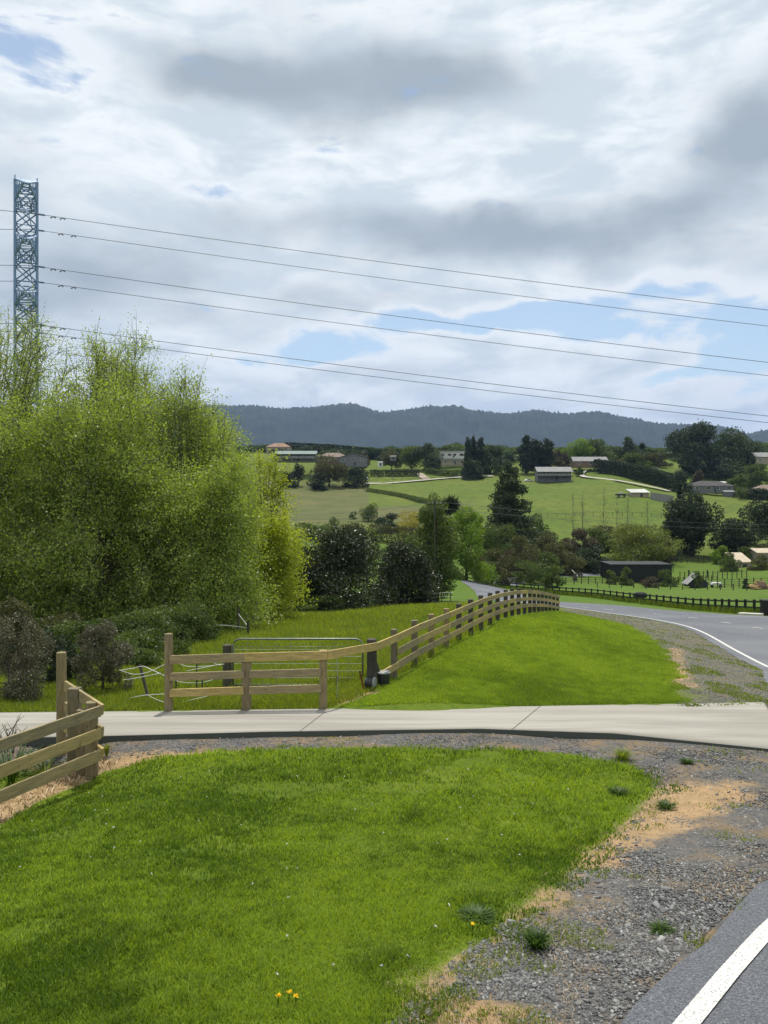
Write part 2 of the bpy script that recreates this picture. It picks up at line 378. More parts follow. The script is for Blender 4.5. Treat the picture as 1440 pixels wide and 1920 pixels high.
def linepaint():
    m, nt, out = newmat('line_paint'); p = N(nt, 'ShaderNodeBsdfPrincipled'); P = pos(nt)
    c = mixc(nt, sstep(nt, noise(nt, 75, 4, .9, P), .40, .54), (.20,.20,.20), (.74,.72,.66))
    c = mixc(nt, math_(nt,'MULTIPLY', sstep(nt, noise(nt, 9, 4, .7, P), .5, .75), .35), c, (.4,.38,.34))
    nt.links.new(c, p.inputs['Base Color']); p.inputs['Roughness'].default_value = .6; nt.links.new(p.outputs[0], out.inputs[0]); return m
def wobble(P, amp, s, seed):
    d = np.r_[0, np.cumsum(np.hypot(*np.diff(P, axis=0).T))]; return (fbm(d*s, d*0+3.3, 4, seed)-.5)*amp*2
MP = linepaint()
tag(strip('road', [offs(LEFT_E, wobble(LEFT_E, .13, 2.5, 3)), *[offs(LEFT_E, .25+(_w-.6)*k/16) for k in range(17)], offs(LEFT_E, _w+wobble(LEFT_E,.12,1.5,8))], asphalt(), .012), kind='structure')
L1, L2 = .36, .49
def lane_line(i0, i1, a, b, name, m=MP, lift=.018):
    Q = LEFT_E[i0:i1]; t = np.gradient(LEFT_E, axis=0); t /= np.hypot(*t.T)[:,None]; nrm = np.c_[t[:,1], -t[:,0]][i0:i1]
    A = a if np.isscalar(a) else a[i0:i1,None]; B = b if np.isscalar(b) else b[i0:i1,None]
    return strip(name, [Q+nrm*A, Q+nrm*B], m, lift)
# near part of the edge line sits about where the photo has it, the far part close to the seal's edge
la = np.interp(LEFT_E[:,1], [-30,3,6,12,20,200], [.36,.36,.36,.36,.34,.34])
_k74 = int(np.argmax(LINE_C[:,1] > 74))
tag(strip('road_edge_line', [offs(LINE_C[:_k74], -np.interp(LINE_C[:_k74,1],[0,15,60],[.055,.06,.075])), offs(LINE_C[:_k74], np.interp(LINE_C[:_k74,1],[0,15,60],[.055,.06,.075]))], MP, .018), kind='structure')
for (p0, p1) in (((1411,1177.2),(1431,1179.6)), ((1351,1167.3),(1371,1169.5)), ((1290,1158.6),(1308,1160.2)), ((1225,1151.3),(1243,1152.6)), ((1130,1142.6),(1150,1144.2)), ((1090,1138.5),(1104,1139.6))):
    a, b = np.array(hit(*p0)), np.array(hit(*p1)); d = b-a; n_ = np.array([-d[1], d[0]])/np.hypot(*d)*.06
    q = np.linspace(0, 1, 8)[:,None]; tag(strip('centre_line_dash', [a+d*q-n_, a+d*q+n_], MP, .03), kind='structure')

def slab_z(x, y, near): return None
def build_driveway():
    fa = resample(smooth_poly(SL_FAR, .3), np.linspace(0, 1, 240)); ne = resample(smooth_poly(SL_NEAR, .3), np.linspace(0, 1, 240))
    # match stations so the joints run across
    zf = CZ-(np.interp(fa[:,0]/fa[:,1]*F+720, [-700,0,200,600,1000,1432], [1343,1338,1336,1331,1326,1318.5])-HY)/F*fa[:,1]+.02; pxn = ne[:,0]/ne[:,1]*F+720
    zn_t = CZ-(np.interp(pxn, [-700,0,200,500,900,1150,1440,1600], [1392,1384,1380,1372,1366.5,1375,1404,1420])-HY)/F*ne[:,1]
    rows = []; K = 10
    for k in range(K+1):
        t = k/K; rows.append(np.c_[ne*(1-t)+fa*t, zn_t*(1-t)+zf*t])
    low_n = rows[0].copy(); low_n[:,2] -= .17; low_f = rows[-1].copy(); low_f[:,2] -= .17
    rows = [low_n] + rows + [low_f]
    V = np.concatenate(rows); n = 240; i = (np.arange(n-1)[None,:] + (np.arange(len(rows)-1)*n)[:,None]).ravel()
    fc = np.c_[i, i+1, i+n+1, i+n]
    m, nt, out = newmat('concrete_mat'); p = N(nt, 'ShaderNodeBsdfPrincipled')
    c = mixc(nt, sstep(nt, noise(nt, 1.0, 5, .65, pos(nt,.25,2.2,1)), .35, .7), (.33,.31,.27), (.23,.215,.18))
    c = mixc(nt, sstep(nt, noise(nt, 1.0, 5, .7, pos(nt,.8,9,1)), .5, .8), c, (.25,.23,.195))
    c = mixc(nt, sstep(nt, noise(nt, 14, 3, .7, pos(nt)), .68, .76), c, (.18,.17,.15))
    c = mixc(nt, math_(nt,'MULTIPLY', sstep(nt, noise(nt, 1.0, 4, .6, pos(nt,.12,1.6,1), 1.0), .52, .72), .45), c, (.20,.185,.155))
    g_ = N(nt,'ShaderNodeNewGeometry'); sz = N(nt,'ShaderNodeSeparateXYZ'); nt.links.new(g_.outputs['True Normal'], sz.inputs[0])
    c = mixc(nt, sstep(nt, math_(nt,'ABSOLUTE', sz.outputs[2]), .5, .6), (.055,.06,.05), c)   # shade on the slab's upright sides, painted dark into the concrete colour
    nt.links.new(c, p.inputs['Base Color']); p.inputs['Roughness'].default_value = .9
    b = N(nt, 'ShaderNodeBump'); b.inputs['Strength'].default_value = .25; b.inputs['Distance'].default_value = .01
    nt.links.new(noise(nt, 60, 3, .6, pos(nt,.3,3,1)), b.inputs['Height']); nt.links.new(b.outputs[0], p.inputs['Normal']); nt.links.new(p.outputs[0], out.inputs[0])
    # end cap at the road
    cap = np.array([[ (k)*n+n-1 for k in range(len(rows)) ]])
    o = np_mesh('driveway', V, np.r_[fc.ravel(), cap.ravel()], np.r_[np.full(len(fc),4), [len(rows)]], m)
    tag(o, kind='structure')
    pxf = fa[:,0]/fa[:,1]*F+720; fr = lambda arr, v: float(np.argmax(arr > v))/239
    _ja, _jb, _jc, _jd = fr(pxn,955), fr(pxf,1005), fr(pxn,560), fr(pxf,610)
    jm = mat('joint_dirt', (.10,.09,.075)); 
    for (a, b_) in ((_ja,_jb), (_jc,_jd)):
        A = ne[int(a*239)]; Bq = fa[int(b_*239)]; P = np.linspace(0,1,14)[:,None]
        za = zn_t[int(a*239)]; zb = zf[int(b_*239)]
        L = A+(Bq-A)*P; d = Bq-A; nn = np.array([d[1],-d[0]])/np.hypot(*d)*.006
        zz = za+(zb-za)*P[:,0]+.004
        V2 = np.r_[np.c_[L-nn, zz], np.c_[L+nn, zz]]; i2 = np.arange(13)
        tag(np_mesh('driveway_joint', V2, np.c_[i2, i2+1, i2+15, i2+14].ravel(), 4, jm), kind='structure')
build_driveway()

# ------------------------------------------------------------------ grass, stones, straw (nobody could count them)
def visible_polar(n, th0, th1, r0, r1, power=0.0):
    th = RNG.uniform(R_(th0), R_(th1), n); u = RNG.uniform(0, 1, n)
    # density falls with distance roughly as the picture does
    R = 1/((1/r0)*(1-u)+(1/r1)*u) if power == 0 else np.exp(np.log(r0)*(1-u)+np.log(r1)*u)
    return R*np.sin(th), R*np.cos(th), R
def blades(name, x, y, h, w, m, tint, lean=.5, zoff=0.0):
    n = len(x); z = gz(x, y)+zoff; a = RNG.uniform(0, 2*PI, n); b = RNG.uniform(0, 2*PI, n)
    l = h*lean*RNG.uniform(.2, 1.3, n); wx = np.cos(a)*w/2; wy = np.sin(a)*w/2; lx = np.cos(b)*l; ly = np.sin(b)*l
    V = np.empty((n, 5, 3), np.float32)
    V[:,0] = np.c_[x-wx, y-wy, z-.01]; V[:,1] = np.c_[x+wx, y+wy, z-.01]
    V[:,2] = np.c_[x+wx*.8+lx*.4, y+wy*.8+ly*.4, z+h*.6]; V[:,3] = np.c_[x-wx*.8+lx*.4, y-wy*.8+ly*.4, z+h*.6]
    V[:,4] = np.c_[x+lx, y+ly, z+h]
    i = np.arange(n)*5
    fl = np.c_[i, i+1, i+2, i+3, i+3, i+2, i+4].ravel(); tot = np.tile([4,3], n)
    return np_mesh(name, V.reshape(-1,3), fl, tot, m, tint=np.repeat(tint, 5))
M_GRASS = leafmat('grass_blade', (.070,.135,.014), (.32,.44,.050), .45, .015, .5, (1.2,1.15,.35))
M_GRASS2 = leafmat('paddock_blade', (.080,.13,.015), (.31,.37,.045), .45, .02, .5, (1.2,1.15,.4))
M_STRAW = stonemat('straw_blade', (.20,.12,.055), (.66,.52,.33))
M_STONE = stonemat('stone_grey', (.040,.041,.042), (.33,.325,.31), .75)

def lawn_tint(x, y):
    n1 = fbm(x*.6+3, y*.35, 5, 21); n2 = fbm(x*2.1, y*1.5, 4, 33); n3 = fbm(x*9, y*9, 2, 41)
    return np.clip(.5+(n1-.5)*1.5+(n2-.5)*1.1+(n3-.5)*.9, 0, 1)
# near lawn
x, y, R = visible_polar(620000, -33, 24, 3.0, 13.5)
d = sdist(LAWN1, x, y) + (fbm(x*2.2, y*2.2, 4, 5)-.5)*.5
k = RNG.uniform(0, 1, len(x)) < np.clip((d+.10)/.25, 0, 1)
x, y, R, d = x[k], y[k], R[k], d[k]
bare = fbm(x*1.3+9, y*1.3, 4, 77) ; k = (bare < .66) | (RNG.uniform(0,1,len(x)) < .3); x, y, R, d, bare = x[k], y[k], R[k], d[k], bare[k]
tl = lawn_tint(x, y); long_ = fbm(x*3, y*3, 3, 61)
h = RNG.uniform(.012, .038, len(x))*(1+1.0*np.clip((long_-.58)*5, 0, 1))*np.clip(R/8, .85, 1.3)
blades('lawn_grass', x, y, h, np.clip(R*.0011, .004, .013)*RNG.uniform(.6,1.5,len(x)), M_GRASS,
       np.clip(tl*.85+RNG.normal(0, .30, len(x))-.02, 0, 1.0), .9)
tag(bpy.data.objects['lawn_grass'], 'bright green mown lawn in front of the driveway', 'grass', kind='stuff')
# second lawn across the driveway
LAWN2 = poly([(615,1331),(640,1322),(700,1300),(735,1280),(783,1250),(842,1214),(906,1184),(937,1165),(1000,1151),(1047,1147),(1110,1158),(1165,1170),(1215,1193),(1248,1225),(1262,1262),(1275,1300),(1280,1322)])
x, y, R = visible_polar(330000, -4, 24, 13.7, 44)
d = sdist(LAWN2, x, y) + (fbm(x*1.2, y*1.2, 3, 15)-.5)*.8
k = (RNG.uniform(0,1,len(x)) < np.clip((d+.15)/.4, 0, 1)) & (sdist(SLABP, x, y) < -.03); x, y, R = x[k], y[k], R[k]
blades('verge_grass', x, y, RNG.uniform(.03,.06,len(x))*np.clip(R/18,1,1.6), R*.0008*RNG.uniform(.7,1.3,len(x)), M_GRASS, np.clip((lawn_tint(x*.5, y*.4)-.5)*.55+.60+RNG.normal(0,.12,len(x)),0,1), .7)
tag(bpy.data.objects['verge_grass'], 'sunlit mown grass between the timber fence and the road', 'grass', kind='stuff')
# long paddock grass left of the fence
PADP = poly([(-300,1337),(200,1336),(612,1331),(640,1320),(697,1298),(735,1274),(783,1246),(842,1210),(906,1180),(937,1160),(1000,1145)]).tolist() + [(9.4,43.),(9,62),(-40,75),(-60,40)]
PADP = np.array(PADP)
x, y, R = visible_polar(260000, -34, 14, 13.7, 70)
k = (sdist(PADP, x, y) > 0) & (sdist(SLABP, x, y) < -.03); x, y, R = x[k], y[k], R[k]
cl = fbm(x*.6, y*.6, 4, 91)
blades('paddock_grass', x, y, RNG.uniform(.06,.20,len(x))*(.5+1.3*cl)*np.where((y < 16.5), .55, 1), R*.0010*RNG.uniform(.7,1.3,len(x)), M_GRASS2, np.clip(.25+cl*.6+RNG.normal(0,.15,len(x)),0,1), .6)
tag(bpy.data.objects['paddock_grass'], 'long uneven pasture grass in the paddock behind the gate', 'grass', kind='stuff')
# rough grass along the far black fence and the far verge
def far_tufts(name, path, n, spread, hh, label, tint0=.1):
    P = resample(np.array(path), RNG.uniform(0,1,n)); x = P[:,0]+RNG.normal(0,spread,n); y = P[:,1]+RNG.normal(0,spread,n)
    blades(name, x, y, RNG.uniform(.3,1,n)*hh, np.hypot(x,y)*.0011, M_GRASS2, np.clip(tint0+RNG.normal(0,.15,n),0,1), .4)
    tag(bpy.data.objects[name], label, 'grass', kind='stuff')
BF = [(1432,54),(1385,59.5),(1300,72),(1170,92),(1050,112),(920,131)]
BFP = smooth_poly([(X(p,Y), Y) for p, Y in BF], 1.0)
far_tufts('rough_grass', offs(BFP, .5), 16000, .5, .62, 'rank dark grass growing along the foot of the black fence', .12)

def stones(name, x, y, s, m, tint, flat=.55, zoff=0.0):
    n = len(x); base = np.array([[-1,-1,-1],[1,-1,-1],[1,1,-1],[-1,1,-1],[-1,-1,1],[1,-1,1],[1,1,1],[-1,1,1]], float)*.5
    V = base[None]*RNG.uniform(.55,1.25,(n,8,3)); V[:,4:,:2] *= RNG.uniform(.45,.9,(n,1,1))
    V *= np.c_[s*RNG.uniform(.7,1.5,n), s*RNG.uniform(.6,1.0,n), s*flat*RNG.uniform(.5,1.2,n)][:,None,:]
    a = RNG.uniform(0,2*PI,n); ca, sa = np.cos(a)[:,None], np.sin(a)[:,None]
    tx = RNG.normal(0,.25,n)[:,None]
    zz = V[:,:,2]+V[:,:,0]*tx; xx = V[:,:,0]*ca-V[:,:,1]*sa; yy = V[:,:,0]*sa+V[:,:,1]*ca
    V = np.stack([xx+x[:,None], yy+y[:,None], zz+(gz(x,y)+s*flat*.28+zoff)[:,None]], -1)
    f = np.array([(0,3,2,1),(4,5,6,7),(0,1,5,4),(1,2,6,5),(2,3,7,6),(3,0,4,7)]).ravel()
    fl = (np.arange(n)[:,None]*8+f[None]).ravel()
    return np_mesh(name, V.reshape(-1,3), fl, 4, m, tint=np.repeat(tint, 8))
x, y, R = visible_polar(330000, -27, 34, 3.0, 13)
d = sdist(GRAV, x, y) + (fbm(x*2, y*2, 4, 8)-.5)*.3; dl = sdist(LAWN1, x, y)+(fbm(x*2.2, y*2.2, 4, 5)-.5)*.5
dd = np.max([sdist(q, x, y) for q in DIRT], axis=0)+(fbm(x*2.4,y*2.4,4,19)-.5)*1.0
k = (d > 0) & (dl < -.02) & (sdist(SLABP,x,y) < -.02) & ((dd < 0) | (RNG.uniform(0,1,len(x)) < .06)) & (sdist(ROADP,x,y) < -.03)
cl = fbm(x*1.7+4, y*1.7, 4, 29); k &= RNG.uniform(0,1,len(x)) < np.clip(.55+(cl-.4)*3, .30, 1)
x, y, R, cl = x[k], y[k], R[k], cl[k]
s = .004+.020*RNG.uniform(0,1,len(x))**4 + .0010*R
s *= np.where(RNG.uniform(0,1,len(x)) < .02, 1.9, 1)
stones('gravel', x, y, s, M_STONE, np.clip(RNG.beta(1.1,2.8,len(x)),0,1), .38)
tag(bpy.data.objects['gravel'], 'loose grey crushed stone on the road shoulder and beside the driveway', 'gravel', kind='stuff')
x, y, R = visible_polar(60000, 12, 30, 14.3, 55)
k = (sdist(GRAV2, x, y) > -.2) & (sdist(ROADP,x,y) < .0) & (fbm(x*1.9+4, y*.8, 4, 66) > .60); x, y, R = x[k], y[k], R[k]
blades('shoulder_weeds', x, y, RNG.uniform(.01,.05,len(x)), R*.0011, M_GRASS2, RNG.beta(1.5,2.5,len(x)), 1.0)
tag(bpy.data.objects['shoulder_weeds'], 'sparse weeds and low grass on the shoulder beyond the driveway', 'weeds', kind='stuff')
x, y, R = visible_polar(30000, 12, 30, 14.3, 50)
k = (sdist(GRAV2, x, y)+(fbm(x, y, 3, 8)-.5)*1. > 0) & (sdist(ROADP,x,y) < -.03); x, y, R = x[k], y[k], R[k]
stones('shoulder_gravel', x, y, +.006+.0009*R*RNG.uniform(.5,1.3,len(x)), M_STONE, RNG.beta(1.6,2.6,len(x)))
tag(bpy.data.objects['shoulder_gravel'], 'grey stone chips on the shoulder beyond the driveway, inside the bend', 'gravel', kind='stuff')
# dry grass on the bare earth
x, y, R = visible_polar(170000, -30, 30, 3.0, 15)
dd = np.max([sdist(q, x, y) for q in DIRT], axis=0)+(fbm(x*2.4,y*2.4,4,19)-.5)*1.0; ds = sdist(STRAW, x, y)
dg = sdist(GRAV, x, y); dl = sdist(LAWN1, x, y)
k = ((dd > 0) | (ds > 0) | ((dg > 0) & (fbm(x*1.5,y*1.5,4,55) > .6))) & (dl < .15) & (sdist(SLABP,x,y) < -.02) & (sdist(ROADP,x,y) < -.02)
k &= (ds > 0) | (RNG.uniform(0,1,len(x)) < .6)
x, y, R, ds = x[k], y[k], R[k], ds[k]
blades('dry_grass', x, y, np.where(ds > 0, RNG.uniform(.01,.07,len(x)), RNG.uniform(.006,.02,len(x))), np.clip(R*.0008,.003,.01)*np.where(ds > 0, 1.9, 1), M_STRAW, RNG.beta(2,2,len(x)), 2.2)
tag(bpy.data.objects['dry_grass'], 'straw-coloured dead grass lying on bare earth and along the fence', 'dry grass', kind='stuff')
x, y, R = visible_polar(120000, -8, 26, 3.4, 12)
dl = sdist(LAWN1, x, y); w_ = fbm(x*1.9+31, y*1.9, 4, 131); k = (np.abs(dl+.02) < .22) & (w_ > .50) & (RNG.uniform(0,1,len(x)) < .45) & (sdist(GRAV,x,y) > -.55) & (y < 10.2) & (x > -.6); x, y, R, w_ = x[k], y[k], R[k], w_[k]
blades('edge_weeds', x, y, RNG.uniform(.010,.030,len(x)), np.clip(R*.0018,.006,.018), leafmat('edge_weed_leaf', (.045,.090,.010), (.20,.29,.04), .35, .01, .5), RNG.beta(1.6,2,len(x)), 1.1)
tag(bpy.data.objects['edge_weeds'], 'darker broad-leaved weeds along the edge where the near lawn meets the stones', 'weeds', kind='stuff')
# weeds in the gravel
x, y, R = visible_polar(60000, -5, 32, 3.0, 13)
w_ = fbm(x*2.6+11, y*2.6, 4, 101); dg = np.maximum(sdist(GRAV,x,y), -.2); dl = sdist(LAWN1,x,y)
k = (w_ > np.where(dl > -.35, .56, .665)) & (dg > 0) & (dl < .1) & (sdist(SLABP,x,y) < -.02) & (sdist(ROADP,x,y) < .02); x, y, R = x[k], y[k], R[k]
blades('verge_weeds', x, y, RNG.uniform(.008,.04,len(x)), np.clip(R*.0014,.005,.02), M_GRASS2, RNG.beta(2,2.5,len(x)), 1.4)
tag(bpy.data.objects['verge_weeds'], 'small green and brown weeds creeping through the roadside stones', 'weeds', kind='stuff')

# ------------------------------------------------------------------ foliage generators
def unit(n):
    v = RNG.normal(0, 1, (n, 3)); return v/np.linalg.norm(v, axis=1)[:,None]
def leaf_mesh(name, P, size, m, tint, parent, aspect=.5, axis=None, asc=0.6):
    n = len(P); a = unit(n) if axis is None else axis + unit(n)*asc
    a /= np.linalg.norm(a, axis=1)[:,None]; b = np.cross(a, unit(n)); b /= np.linalg.norm(b, axis=1)[:,None]+1e-9
    s = (size*RNG.uniform(.6, 1.4, n))[:,None]
    V = np.stack([P-a*s*.5, P+b*s*aspect*.5, P+a*s*.5, P-b*s*aspect*.5], 1).reshape(-1,3)
    return np_mesh(name, V, np.arange(4*n), 4, m, parent, tint=np.repeat(np.clip(tint,0,1), 4))
def lobes_for(style, n, rx, rz, zc):
    L = []
    for k in range(n):
        if style == 'shrub':   # dome standing on the ground
            t = ((k % 5)+RNG.uniform(.2,.8))/5; w = (1-t**2.4)**.5; a = RNG.uniform(0,2*PI); q = w*RNG.uniform(.30,.80); r = RNG.uniform(.24,.40)
            L.append((math.cos(a)*q*rx, math.sin(a)*q*rx, zc-rz+rz*2*t*.85, r*rx, r*min(rz,rx)*1.0))
        elif style == 'round':
            u = unit(1)[0]; q = RNG.uniform(.25,.78); c = u*q*np.array([rx,rx,rz]); r = RNG.uniform(.26,.44)
            L.append((c[0], c[1], zc+c[2], r*rx, r*min(rz, rx*1.3)))
        elif style == 'cone':
            t = (k+.5)/n; w = rx*(1-t)**.75*.95+rx*.06; a = RNG.uniform(0,2*PI); q = w*RNG.uniform(.1,.62)
            L.append((math.cos(a)*q, math.sin(a)*q, zc-rz+2*rz*t*.96, max(w*.55, rx*.14), rz*.16))
        elif style == 'column':
            t = (k+.5)/n; w = rx*(1-abs(2*t-.85)**2.2*.45); a = RNG.uniform(0,2*PI); q = w*RNG.uniform(0,.45)
            L.append((math.cos(a)*q, math.sin(a)*q, zc-rz+2*rz*t*.95, w*.62, rz*.15))
        elif style == 'layer':
            t = (k+.5)/n; w = rx*(1-t)**.5*(.65+.5*RNG.uniform()); a = RNG.uniform(0,2*PI); q = w*RNG.uniform(.3,.75)
            L.append((math.cos(a)*q, math.sin(a)*q, zc-rz+2*rz*t*.98, w*.62, rz*.10))
    return L
M_BARK = mat('bark', (.10,.085,.065), (.055,.045,.035), 6, .9, .4, 12)
M_BARKP = mat('bark_pale', (.17,.155,.125), (.10,.09,.07), 6, .9, .4, 12)
LM = {
 'willow': leafmat('leaf_willow', (.16,.225,.040), (.42,.50,.115), .5, .03, .4),
 'gold':   leafmat('leaf_gold', (.19,.25,.020), (.52,.56,.07), .55, .02, .4, (1.15,1.15,.4)),
 'magnolia': leafmat('leaf_magnolia', (.014,.026,.009), (.050,.062,.020), .15, .042, .38),
 'dark':   leafmat('leaf_dark', (.026,.042,.022), (.060,.082,.040), .15, .02, .5),
 'pine':   leafmat('leaf_pine', (.036,.058,.028), (.090,.118,.055), .2, .02, .5),
 'mid':    leafmat('leaf_mid', (.048,.080,.022), (.120,.160,.045), .35, .02, .5),
 'olive':  leafmat('leaf_olive', (.050,.055,.025), (.125,.125,.055), .3, .02, .5),
 'brown':  leafmat('leaf_brown', (.055,.050,.028), (.135,.115,.070), .25, .02, .5, (1.1,.9,.7)),
 'bright': leafmat('leaf_bright', (.09,.15,.020), (.21,.30,.045), .45, .02, .5),
 'loose': leafmat('leaf_loose', (.085,.110,.030), (.23,.26,.075), .4, .02, .5),
 'yellow': leafmat('leaf_yellow', (.24,.22,.04), (.42,.36,.07), .35, .02, .5, (1.1,1.1,.5)),
 'manuka': leafmat('leaf_manuka', (.050,.050,.026), (.150,.145,.085), .25, .03, .5, (1.1,.95,.8)),
}
def tree(name, label, px0, px1, top, Y, style='round', lm='mid', n=3000, leaf=.4, cb=.12, group=None, cat='tree', nl=None, parts=('trunk','crown'), depth=1.0, bark=None, gap=.36, seed=None):
    pc = (px0+px1)/2; x = X(pc, Y); z = g1(x, Y); H = max(Z(top, Y)-z, .6); rx = (px1-px0)/F*Y/2
    t = empty(name, (x, Y, z-.02)); tag(t, label, cat, group)
    zb = H*cb; rz = (H-zb)/2; zc = zb+rz; nl = nl or {'round':15,'shrub':13,'cone':22,'column':14,'layer':30}[style]
    L = lobes_for(style, nl, rx, rz, zc); A = np.array(L)
    # stretch the lobes so that the outline fills the size measured in the photo
    lo = (A[:,2]-A[:,4]).min() if style != 'shrub' else A[:,2].min(); hi = (A[:,2]+A[:,4]).max(); A[:,2] = zb+(A[:,2]-lo)*(H-zb)/(hi-lo); A[:,4] *= (H-zb)/(hi-lo)
    xa, xb = (A[:,0]-A[:,3]).min(), (A[:,0]+A[:,3]).max(); A[:,0] -= (xa+xb)/2; A[:,:2] *= 2.28*rx/(xb-xa); A[:,3] *= 2.28*rx/(xb-xa)
    wgt = A[:,3]**2+.1*rx*rx; wgt /= wgt.sum(); k = RNG.choice(len(A), int(n*1.7), p=wgt)
    u = unit(len(k)); r = RNG.uniform(.25,1,len(k))**.45
    P = np.c_[A[k,0]+u[:,0]*A[k,3]*r, (A[k,1]+u[:,1]*A[k,3]*r)*depth, A[k,2]+u[:,2]*A[k,4]*r]
    cs = max(rx, rz)*.22; dn = fbm(P[:,0]/cs+P[:,1]/cs*.7+50, P[:,2]/cs+P[:,1]/cs*.5+pc, 3, int(pc) % 97)
    keep = dn > gap; P = P[keep][:n]; k = k[keep][:n]; dn = dn[keep][:n]
    if style == 'shrub': P[:,2] = np.abs(P[:,2])
    P += unit(len(P))*RNG.exponential(.03, len(P))[:,None]*rx
    lt = RNG.uniform(-.18,.18,len(A)); tint = .42+lt[k]+(dn-.5)*1.2+RNG.normal(0,.14,len(P))
    leaf_mesh(parts[1], P, leaf, LM[lm], tint, t, .62)
    mb = MB(); r0 = max(.035*H, .04)*(.8 if style != 'shrub' else .6)
    top_t = H*.9 if style in ('cone','column','layer') else zc
    mb.tube([(0,0,-.2),(rx*.03,0,H*.25),(rx*-.02,rx*.02,top_t*.65),(0,0,top_t)], [r0*1.2, r0*.85, r0*.55, r0*.2], 7)
    for q in range(min(len(A), 9)):
        if style in ('cone','column'): break
        e = Vector(A[q,:3]); s0 = Vector((0,0,max(.1, e.z*.45))); md = (s0+e)/2+Vector((0,0,-.06*H)); mb.tube([s0, md, e], [r0*.45, r0*.3, r0*.08], 5)
    mb.build(parts[0], bark or M_BARK, t, smooth=True)
    return t
def big_tree(name, label, px0, px1, top, Y, lm='willow', anchors=60, sub=12, per=34, leaf=.10, group=None, cbz=.1, base=None, shape=1.0, thin_top=0.0, sublen=1.3):
    """deciduous tree grown as trunk > limbs > twigs with the leaves set along the twigs"""
    pc = (px0+px1)/2; x = X(pc, Y); z = g1(x, Y); H = Z(top, Y)-z; rx = (px1-px0)/F*Y/2
    t = empty(name, (x, Y, z-.02)); tag(t, label, 'tree', group)
    anchors = int(anchors*1.35); sublen *= 1.25; per = int(per*.95)
    mb = MB(); stems = []
    for s in range(3):
        a = s*2.1+RNG.uniform(0,1); l = rx*.28
        pts = [Vector((math.cos(a)*.15, math.sin(a)*.15, -.2)), Vector((math.cos(a)*l*.35, math.sin(a)*l*.35, H*.25)), Vector((math.cos(a)*l*.7, math.sin(a)*l*.7, H*.5)), Vector((math.cos(a)*l, math.sin(a)*l, H*.78))]
        r0 = .014*H; mb.tube(pts, [r0*1.2, r0*.9, r0*.6, r0*.25], 8); stems.append(pts)
    LP = []; LA = []; LT = []; zb = H*cbz
    for k in range(anchors):
        tt = (k+RNG.uniform(.1,.9))/anchors; zz = zb+(H-zb-sublen*.5)*tt
        f = (zz-zb)/(H-zb); w = rx*(1-f**3.6)**.5*(.92+.1*math.sin(f*9+pc)); a = RNG.uniform(0,2*PI); q = w*(.25+.75*RNG.uniform(0,1)**.5)
        q = max(q-sublen*.15, 0.1)
        e = Vector((math.cos(a)*q, math.sin(a)*q, zz)); st = stems[k % 3]; h0 = max(H*.12, zz*RNG.uniform(.35,.6)); sf = min(h0/(H*.78), 1)*3; i = min(int(sf), 2)
        s0 = st[i].lerp(st[i+1], sf-i); md = s0.lerp(e, .55)+Vector((0,0,.07*H*RNG.uniform(-.1,.8)))
        rr = .0032*H; pth = [s0, s0.lerp(md,.5)+Vector((0,0,.02*H)), md, e]; mb.tube(pth, [rr, rr*.75, rr*.5, rr*.2], 6, cap=False)
        lt = RNG.uniform(-.12,.12); out = (e-Vector((0,0,zz*.8)))
        if out.length > 0: out.normalize()
        for j in range(sub):
            b0 = md.lerp(e, RNG.uniform(.1,1.0)) if j > 2 else e
            d = (Vector(unit(1)[0])*1.0+out*.7+Vector((0,0,.35))).normalized(); Lb = sublen*RNG.uniform(.5,1.25)*(1-.35*f*(thin_top > 0))
            if thin_top and j == 0: d = (out*.35+Vector((0,0,1))+Vector(unit(1)[0])*.3).normalized(); Lb *= 1.5
            b2 = b0+d*Lb+Vector((0,0,-.10*Lb)); bm_ = b0.lerp(b2,.5)+Vector((0,0,.08*Lb)); mb.tube([b0, bm_, b2], [rr*.35, rr*.24, rr*.1], 3, cap=False)
            m_ = int(per*(1-thin_top*f**2*.75)*(1 if j else .7)); tq = RNG.uniform(.1,1.05,m_)[:,None]
            B0, BM, B2 = np.array(b0), np.array(bm_), np.array(b2)
            Pq = (1-tq)**2*B0+2*tq*(1-tq)*BM+tq**2*B2 + RNG.normal(0,.11*sublen,(m_,3))
            LP.append(Pq); LA.append(np.tile(np.array(d)*.5+np.array([0,0,-.5]), (m_,1))); LT.append(np.full(m_, lt+RNG.uniform(-.12,.12)))
    P = np.concatenate(LP); ax = np.concatenate(LA); tn = .45+np.concatenate(LT)+RNG.normal(0,.10,len(P))
    leaf_mesh('crown', P, leaf, LM[lm], tn, t, .6, ax, .9)
    mb.build('trunk', M_BARKP if lm != 'gold' else M_BARK, t, smooth=True)
    return t

# the tall trees on the left
TG = 'tall light green trees left of the paddock'
big_tree('leafy_tree', 'tall thin-leaved tree at the far left, its twigs reaching up around the pylon', -190, 190, 572, 45, anchors=130, sub=13, per=36, thin_top=.25, group=TG, sublen=1.5)
big_tree('leafy_tree', 'tall light green tree right of the pylon with a spiky open top', 90, 360, 612, 43, anchors=115, sub=13, per=38, thin_top=.25, group=TG, sublen=1.4)
big_tree('leafy_tree', 'light green tree whose crown slopes down towards the mountains', 195, 478, 700, 41, anchors=130, sub=14, per=44, thin_top=.5, group=TG, sublen=1.3)
big_tree('leafy_tree', 'light green tree filling the gap behind the sloping crown, nearest the mountains', 310, 492, 765, 47, anchors=90, sub=12, per=36, thin_top=.5, group=TG, sublen=1.3, leaf=.13)
big_tree('leafy_tree', 'light green tree behind the spiky open-topped one, filling the gap to the pylon', 130, 300, 660, 48, anchors=90, sub=12, per=34, thin_top=.7, group=TG, sublen=1.4, leaf=.13)
